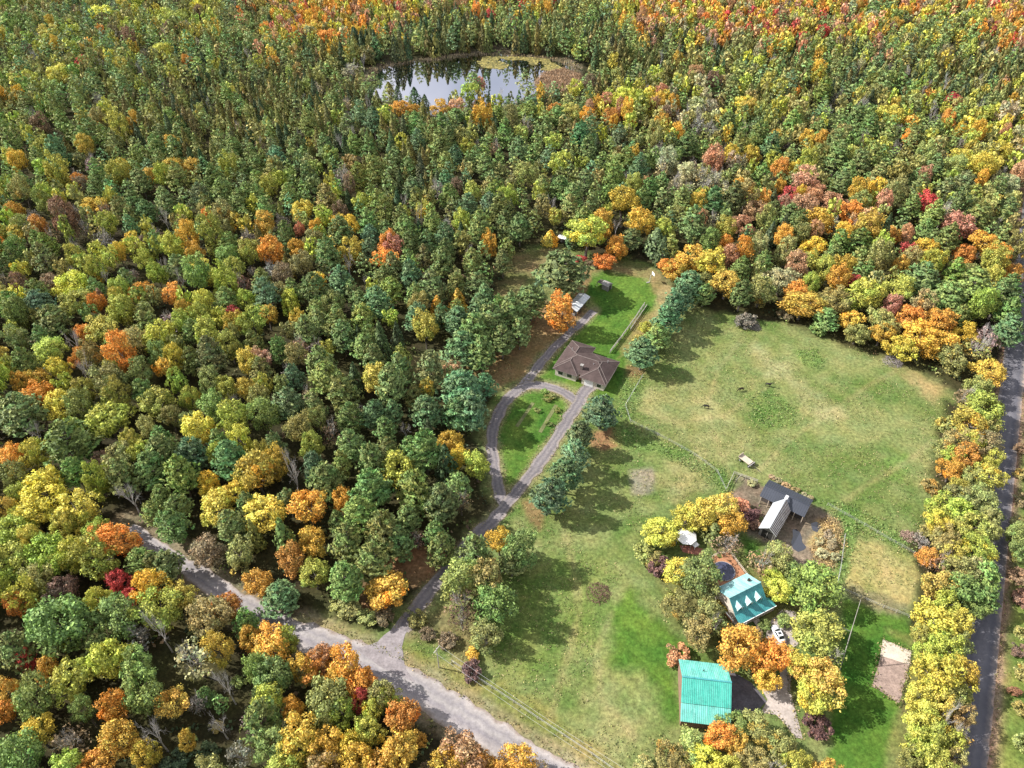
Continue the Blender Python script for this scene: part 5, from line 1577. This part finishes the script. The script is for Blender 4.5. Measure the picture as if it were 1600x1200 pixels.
# ------------------------------------------------------------------ which ones stand as single trees, which as the far forest
for tr in TREES:
    X_, Y_, D_ = proj(tr[0], tr[1], tr[3] * ZC[tr[4]])
    tr += [float(X_), float(Y_), float(2 * tr[2] * F_PX / D_)]
KIND = lambda t_: 'M' if t_[4] == 'B' and t_[5] in ('go', 'or', 'rd', 'ro', 'rs') else t_[4]
NAME = {'M': 'maple_tree', 'B': 'broadleaf_tree', 'P': 'pine_tree', 'C': 'cedar_tree', 'D': 'bare_tree', 'T': 'thin_tree', 'S': 'shrub'}
LIMIT = {'M': 300, 'B': 300, 'P': 300, 'C': 200, 'D': 300, 'T': 260, 'S': 300}
single, mass = [], []
for kind in 'MBPCDTS':
    ks = sorted((t_ for t_ in TREES if KIND(t_) == kind), key=lambda t_: -t_[10])
    inview = [t_ for t_ in ks if -t_[10] * .3 < t_[8] < 1600 + t_[10] * .3 and -t_[10] * .3 < t_[9] < 1200 + t_[10] * .3]
    single += inview[:LIMIT[kind]]
    chosen = set(map(id, inview[:LIMIT[kind]]))
    mass += [t_ for t_ in ks if id(t_) not in chosen]
print('single', {k: sum(KIND(t_) == k for t_ in single) for k in 'MBPCDTS'}, 'mass', {k: sum(KIND(t_) == k for t_ in mass) for k in 'MBPCDTS'})

# ---- labels: colour, size and where it stands among things one can find
LM = [('the brown bungalow', P(915, 570)), ('the loop driveway', P(820, 690)), ('the turquoise barn', P(1103, 1085)), ('the teal-roofed farmhouse', P(1175, 945)),
      ('the black-roofed stable', P(1228, 780)), ("the pond's middle", P(735, 125)), ('the gravel road fork', P(600, 1020)), ('the white car', P(1216, 990)),
      ('the sand rectangle', P(1395, 1050)), ('the grey shed', P(948, 451)), ('the pale carport', P(905, 470)), ('the hay wagon', P(1168, 724)),
      ('the white-roofed hut', P(878, 378)), ('the white canopy', P(1075, 843)), ('the grazing horses', P(1157, 611)), ('the roadside pole', P(686, 1043)),
      ('the pasture corner by the road', P(1480, 600)), ('the far reed bed', P(872, 130)), ('the tall mast', P(1312, 1047)), ("the pond's outer tip", P(580, 125)), ('the stable puddles', P(1245, 845))]
ONES = 'zero one two three four five six seven eight nine ten eleven twelve thirteen fourteen fifteen sixteen seventeen eighteen nineteen'.split()
TENS = 'zero ten twenty thirty forty fifty sixty seventy eighty ninety'.split()


def words_of(n):
    if n < 20:
        return ONES[n]
    if n < 100:
        return TENS[n // 10] + ('-' + ONES[n % 10] if n % 10 else '')
    return ONES[n // 100] + '-hundred' + ('-' + words_of(n % 100) if n % 100 else '')


USED = set()
NOUN = {'B': ('round-crowned tree', 'tree'), 'P': ('pine', 'pine'), 'C': ('slender cedar', 'cedar'), 'D': ('leafless tree', 'leafless tree'), 'T': ('thin-leaved tree', 'thin tree'), 'S': ('bush', 'bush')}
dirs = ['right of', 'beyond and right of', 'beyond', 'beyond and left of', 'left of', 'nearer and left of', 'nearer than', 'nearer and right of']
sx_ = np.array([t_[0] for t_ in single])
sy_ = np.array([t_[1] for t_ in single])


def make_label(idx):
    t_ = single[idx]
    x, y, r, h, kind, col = t_[:6]
    sz = 'broad' if r > 4.4 else 'small' if r < 2.9 and kind in 'BPT' else ''
    if kind == 'S':
        sz = 'big' if r > 2.2 else 'small' if r < 1.2 else ''
    cw = 'leafless grey' if kind == 'D' else CWORD[col]
    head = ' '.join(w for w in (sz, cw, 'bare tree' if kind == 'D' else NOUN[kind][0]) if w)
    lms = sorted(LM, key=lambda l: math.hypot(l[1][0] - x, l[1][1] - y))
    d = np.hypot(sx_ - x, sy_ - y)
    nb = [j for j in np.argsort(d)[1:7]]
    nbw = []
    for j in nb:
        o = single[j]
        w = ('bare grey' if o[4] == 'D' else CWORD[o[5]]) + ' ' + ('tree' if o[4] in 'BTD' else NOUN[o[4]][1])
        if o[5] != col and w not in nbw:
            nbw.append(w)
    for tail in [None] + nbw:
        for nm, (lx, ly) in lms[:5]:
            dist = math.hypot(x - lx, y - ly)
            k = int(round(math.atan2(y - ly, x - lx) / (math.pi / 4))) % 8
            if dist < 9:
                place = 'just ' + dirs[k] + ' ' + nm
            else:
                n = max(5, int(round(dist / 5)) * 5) if dist < 100 else int(round(dist / 10)) * 10
                place = words_of(n) + ' metres ' + dirs[k] + ' ' + nm
            lab = head + ' ' + place + (', beside ' + ('an ' if tail[0] in 'aeiou' else 'a ') + tail if tail else '')
            if len(lab.replace(',', '').split()) <= 16 and lab not in USED:
                USED.add(lab)
                return lab
    for nm, (lx, ly) in lms[:8]:
        dist = math.hypot(x - lx, y - ly)
        k = int(round(math.atan2(y - ly, x - lx) / (math.pi / 4))) % 8
        lab = head + ' ' + words_of(int(round(dist))) + ' metres ' + dirs[k] + ' ' + nm
        if lab not in USED:
            USED.add(lab)
            return lab
    return head


def group_of(t_):
    a, b2 = t_[8], t_[9]
    k = t_[4]
    w = {'B': 'autumn broadleaf trees', 'P': 'pines', 'C': 'cedars', 'D': 'bare trees', 'T': 'thinning trees', 'S': 'bushes'}[k]
    if a > 1420 and b2 > 585:
        return w + ' of the roadside hedgerow'
    if a > 990 and b2 > 735 or (a > 1040 and b2 > 1140):
        return w + ' round the farmyard'
    if b2 < 200:
        return w + ' of the forest round the pond'
    if 840 < a < 1100 and b2 > 420:
        return w + ' along the bungalow lawn'
    if a > 1040:
        return w + ' of the forest beyond the pasture'
    if b2 > 960 and a < 870:
        return w + ' below the gravel road'
    return w + ' of the forest beside the bungalow'


def tint(col, rng):
    c = np.array(COLS[col])
    c = c * rng.uniform(.8, 1.2) * (1 + rng.normal(size=3) * .07)
    return np.clip(c, 0.01, .9)


trng = np.random.default_rng(5)
FIRST = {}
for idx, t_ in enumerate(single):
    x, y, r, h, kind, col, turn = t_[:7]
    c = tint(col, trng)
    lab = make_label(idx)
    if kind == 'S':
        me = PROTO['S'][trng.integers(len(PROTO['S']))]
        root = FIRST['S'].copy() if 'S' in FIRST else bpy.data.objects.new('shrub', me)
        FIRST.setdefault('S', root)
        root.data = me
        root.color = (*c, turn)
        COL.objects.link(root)
    else:
        cm = BAREP[trng.integers(len(BAREP))] if kind == 'D' else PROTO[kind][trng.integers(len(PROTO[kind]))]
        tm = TRUNK[kind][trng.integers(3)]
        if KIND(t_) in FIRST:
            root, cr, tk = (o.copy() for o in FIRST[KIND(t_)])
            cr.data, tk.data = cm, tm
        else:
            root = bpy.data.objects.new(NAME[KIND(t_)], None)
            cr = bpy.data.objects.new('branches' if kind == 'D' else 'crown', cm)
            tk = bpy.data.objects.new('trunk', tm)
            FIRST[KIND(t_)] = (root, cr, tk)
        for o in (root, cr, tk):
            COL.objects.link(o)
        cr.parent = tk.parent = root
        cr.color = (*c, turn)
        if kind == 'T':
            if 'twigs' in FIRST:
                tw = FIRST['twigs'].copy()
            else:
                tw = FIRST['twigs'] = bpy.data.objects.new('branches', BAREP[0])
            tw.data = BAREP[trng.integers(len(BAREP))]
            COL.objects.link(tw)
            tw.parent = root
    root.location = (x, y, -.02)
    root.rotation_euler = (0, 0, trng.uniform(0, 6.28))
    u_ = trng.uniform(.86, 1.16)
    root.scale = (r * u_, r / u_, h)
    tag(root, lab, {'B': 'tree', 'P': 'pine tree', 'C': 'cedar tree', 'D': 'bare tree', 'T': 'tree', 'S': 'shrub'}[kind], group_of(t_))

# ---- the far forest: what is past three hundred of a kind, one mass for each kind
for kind, nm in (('M', 'maple_forest'), ('B', 'broadleaf_forest'), ('P', 'pine_forest'), ('C', 'cedar_forest'), ('T', 'thin_forest'), ('D', 'bare_forest')):
    VV, A, L_, T_ = [], [], [], []
    for t_ in mass:
        k = t_[4] if t_[4] in 'BPCT' else ('T' if t_[4] == 'D' else None)
        if (KIND(t_) if k == 'B' else k) != kind or k is None:
            continue
        if t_[10] > 27 and 'M' + k in LOW:
            k = 'M' + k
        x, y, r, h, _, col, turn = t_[:7]
        V, var, lob = LOW[k][trng.integers(len(LOW[k]))]
        if t_[10] < 17:
            V = V.reshape(-1, 4, 3)[::2]
            cc = V.mean(1, keepdims=True)
            V = (cc + (V - cc) * 1.3).reshape(-1, 3)
            var, lob = var[::2], lob[::2]
        a = trng.uniform(0, 6.28)
        ca, sa = math.cos(a), math.sin(a)
        U = np.empty_like(V)
        U[:, 0] = (V[:, 0] * ca - V[:, 1] * sa) * r + x
        U[:, 1] = (V[:, 0] * sa + V[:, 1] * ca) * r + y
        U[:, 2] = V[:, 2] * h
        VV.append(U)
        A.append(var)
        L_.append(lob)
        c = tint(col, trng)
        T_.append(np.tile(np.r_[c, turn], (len(V) // 4, 1)))
    if not VV:
        continue
    V = np.concatenate(VV)
    o = link_mesh(nm, V, quads(len(V)), M_leaf_mass, attrs={'var': np.concatenate(A), 'lobe': np.concatenate(L_), 'tint': np.concatenate(T_)})
    tag(o, kind='stuff')
    print(nm, len(V) // 4)

# ---- low growth under the trees, rough grass in the pasture, reeds by the pond
sel = (sd_clear < -.5) & (sd_pond < -1.0) & (d_main > 4.6) & (d_drive > 3) & (d_pav > 4.5) & (openE < -.5)
ux, uy = cx[sel], cy[sel]
urng = np.random.default_rng(8)
k = urng.permutation(len(ux))[:11000]
ux, uy = ux[k], uy[k]


def tufts(name, X, Y, n_each, spread, size, cols, mat, up=.5, zmul=1.0, tall=None):
    n = len(X)
    C = np.repeat(np.c_[X, Y, np.zeros(n)], n_each, 0)
    m = len(C)
    s = np.repeat(urng.uniform(.6, 1.4, n), n_each)
    C[:, :2] += urng.normal(size=(m, 2)) * (spread * s)[:, None]
    C[:, 2] = np.abs(urng.normal(size=m)) * spread * .55 * zmul * s + size * .3
    nr = unit(urng.normal(size=(m, 3)) + np.array([0, 0, up]))
    if tall is None:
        V = cards(C, nr, size * s * urng.uniform(.7, 1.3, m), urng)
    else:
        V = cards(C, unit(urng.normal(size=(m, 3)) * np.array([1, 1, .2])), size * s, urng, 5.0, np.array([0, 0, 1.0]) + urng.normal(size=(m, 3)) * .18)
    tc = np.array([COLS[c] if isinstance(c, str) else c for c in cols])[urng.integers(len(cols), size=n)] * urng.uniform(.75, 1.25, (n, 1))
    o = link_mesh(name, V.reshape(-1, 3), quads(4 * m), mat, attrs={'var': np.clip(urng.normal(.5, .2, m), 0, 1), 'lobe': np.ones(m) * .5, 'tint': np.c_[np.repeat(tc, n_each, 0), np.zeros(m)]})
    tag(o, kind='stuff')
    return o


tufts('undergrowth', ux, uy, 9, .8, .34, ['cd', 'gr', 'ol', 'rs', 'cd', (.09, .08, .035)], M_leaf_mass)
gx, gy = urng.uniform(-40, 175, 90000), urng.uniform(52, 330, 90000)
s1 = sdist(CLEAR, gx, gy)
pat = fbm(gx, gy, 9, 3, 2)
gpx, gpy, _ = proj(gx, gy)
notlawn = np.ones(len(gx), bool)
for k_ in (2, 3, 5, 18, 20, 24):
    notlawn &= sdist(W(PATCHES[k_][0]), gx, gy) < 0
dmin = np.minimum(np.minimum(ldist(MAIN_ROAD, gx, gy), ldist(DRIVE, gx, gy) + 1.5), ldist(LOOP, gx, gy) + 1.5)
farm = sdist(W([(1050, 800), (1140, 750), (1310, 800), (1310, 1200), (1050, 1200)]), gx, gy) < 0
keep = (s1 > 0) & (pat > .42) & notlawn & (dmin > 5) & farm
gx, gy = gx[keep][:30000], gy[keep][:30000]
tufts('rough_grass', gx, gy, 3, .25, .11, [(.2, .22, .07), (.3, .28, .12), (.15, .2, .06), (.36, .31, .16), (.12, .16, .05)], M_leaf_mass, .9)
lx, ly = [], []
for k_ in (28, 29, 30, 31, 32, 33, 34):
    wp = np.array(W(PATCHES[k_][0]))
    a_, b2 = wp.min(0), wp.max(0)
    q = urng.uniform(a_, b2, (int((b2[0] - a_[0]) * (b2[1] - a_[1]) * 2.2), 2))
    q = q[sdist([tuple(p) for p in wp], q[:, 0], q[:, 1]) > -.3]
    lx.append(q[:, 0])
    ly.append(q[:, 1])
tufts('lush_weeds', np.concatenate(lx), np.concatenate(ly), 3, .35, .16, [(.13, .22, .06), (.17, .25, .08), (.22, .26, .09)], M_leaf_mass, 1.0)
wp = np.array(W([(838, 130), (850, 116), (880, 110), (905, 118), (912, 140), (890, 152), (860, 155), (845, 148)]))
a_, b2 = wp.min(0), wp.max(0)
q = urng.uniform(a_, b2, (5200, 2))
q = q[sdist([tuple(p) for p in wp], q[:, 0], q[:, 1]) > 0]
tufts('reeds', q[:, 0], q[:, 1], 5, .6, .75, [(.42, .29, .19), (.48, .35, .24), (.36, .25, .17)], M_leaf_mass, 0, 1.4, True)
wp = np.array(W([(1285, 808), (1312, 812), (1322, 850), (1306, 888), (1272, 888), (1266, 858), (1276, 838)]))
a_, b2 = wp.min(0), wp.max(0)
q = urng.uniform(a_, b2, (900, 2))
q = q[(sdist([tuple(p) for p in wp], q[:, 0], q[:, 1]) > 0)]
tufts('dry_weeds', q[:, 0], q[:, 1], 7, .4, .13, [(.5, .36, .16), (.42, .32, .16), (.34, .24, .13)], M_leaf_mass, .3)
q1 = sdist(EAST_OPEN, gx * 0 + 1e6, gy * 0)
ex, ey = urng.uniform(90, 190, 14000), urng.uniform(45, 190, 14000)
ed = ldist(PAVED, ex, ey)
ek = (sdist(EAST_OPEN, ex, ey) > 0) & (ed > 9.5)
tufts('tall_field_grass', ex[ek][:6000], ey[ek][:6000], 4, .45, .26, [(.3, .22, .13), (.22, .16, .1), (.16, .16, .06), (.36, .26, .15)], M_leaf_mass, .4)

wp = np.array(W([(745, 90), (800, 89), (860, 94), (890, 103), (880, 112), (820, 110), (760, 104)]))
a_, b2 = wp.min(0), wp.max(0)
q = urng.uniform(a_, b2, (9000, 2))
q = q[(sdist([tuple(p) for p in wp], q[:, 0], q[:, 1]) > -2) & (fbm(q[:, 0], q[:, 1], 14, 3, 6) > .5) & (sdist(POND, q[:, 0], q[:, 1]) > .5)]
nrw = unit(urng.normal(size=(len(q), 3)) * .03 + np.array([0, 0, 1.0]))
V = cards(np.c_[q, np.full(len(q), .11)], nrw, urng.uniform(.3, 1.0, len(q)), urng)
o = link_mesh('pond_weed', V.reshape(-1, 3), quads(4 * len(q)), M_leaf_mass, attrs={'var': urng.random(len(q)), 'lobe': np.full(len(q), .5), 'tint': np.tile((.24, .21, .075, 0), (len(q), 1))})
tag(o, kind='stuff')
rim = np.array(resample(POND + [POND[0]], .35))
rim = rim + urng.normal(size=rim.shape) * .9
tufts('shore_reeds', rim[:, 0], rim[:, 1], 4, .6, .6, [(.36, .28, .17), (.28, .25, .13), (.42, .33, .22)], M_leaf_mass, 0, 1.2, True)
ex, ey = [], []
for line, w_ in ((MAIN_ROAD, 3.7), (DRIVE, 1.9), (LOOP, 1.75), (CARPORT_LANE, 1.6), (PAVED, 3.5)):
    for p, q_ in zip(resample(line, .5)[:-1], resample(line, .5)[1:]):
        if p[1] > 330:
            continue
        dv_ = np.array([q_[1] - p[1], p[0] - q_[0]])
        dv_ /= np.linalg.norm(dv_) + 1e-9
        for s_ in (-1, 1):
            e_ = np.array(p) + dv_ * s_ * (w_ + abs(urng.normal()) * .7 - .1)
            if min(ldist(MAIN_ROAD, e_[0], e_[1]) - 3.2, ldist(DRIVE, e_[0], e_[1]) - 1.6, ldist(LOOP, e_[0], e_[1]) - 1.5) > 0:
                ex.append(e_[0])
                ey.append(e_[1])
for poly_ in (z4([(890, 320), (940, 190), (1010, 120), (1110, 140), (1175, 340), (1090, 430), (1070, 720), (1105, 860), (1170, 1120), (1120, 1130), (1040, 1010), (960, 930), (840, 925), (800, 925), (600, 985)]), W([(1380, 1000), (1425, 1017.5), (1405, 1099), (1362.5, 1072.5), (1380, 1000)])):
    for p in resample(poly_, .22):
        ex.append(p[0] + urng.normal() * .28)
        ey.append(p[1] + urng.normal() * .28)
tufts('verge_grass', np.array(ex), np.array(ey), 4, .3, .13, [(.2, .2, .07), (.3, .24, .12), (.14, .17, .05), (.33, .25, .14)], M_leaf_mass, .7)

# ---- heaps of cut brush
for (px_, py_, r, lab, col) in ((1170, 506, 3.2, 'grey brush heap at the pasture edge nearest the bungalow lawn', (.3, .26, .24)), (1395, 566, 3.0, 'grey brush heap at the far corner of the pasture', (.25, .22, .22)),
                                (935, 927, 2.9, 'brown brush heap alone in the lower meadow', (.15, .085, .065)), (1180, 512, 1.8, 'little brush heap touching the pasture edge heap', (.22, .2, .17)), (1418, 838, 1.9, 'pinkish brush heap by the paddock fence near the hedgerow', (.3, .2, .16))):
    m = MB()
    for _ in range(230):
        a, q = random.uniform(0, 6.28), r * math.sqrt(random.random())
        p = Vector((q * math.cos(a), q * math.sin(a), (1 - (q / r) ** 2) * r * .42 * random.uniform(.3, 1)))
        dd = Vector((random.gauss(0, 1), random.gauss(0, 1), random.gauss(.1, .35))).normalized() * random.uniform(.5, 1.3)
        m.tube([p - dd * .6, p + dd * .6], [.05, .025], 3)
    o = m.build('brush_heap', surf('cut_brush', col, .9, .35, 1.5))
    o.location = (*P(px_, py_), 0)
    tag(o, lab, 'brush heap', 'heaps of cut brush')
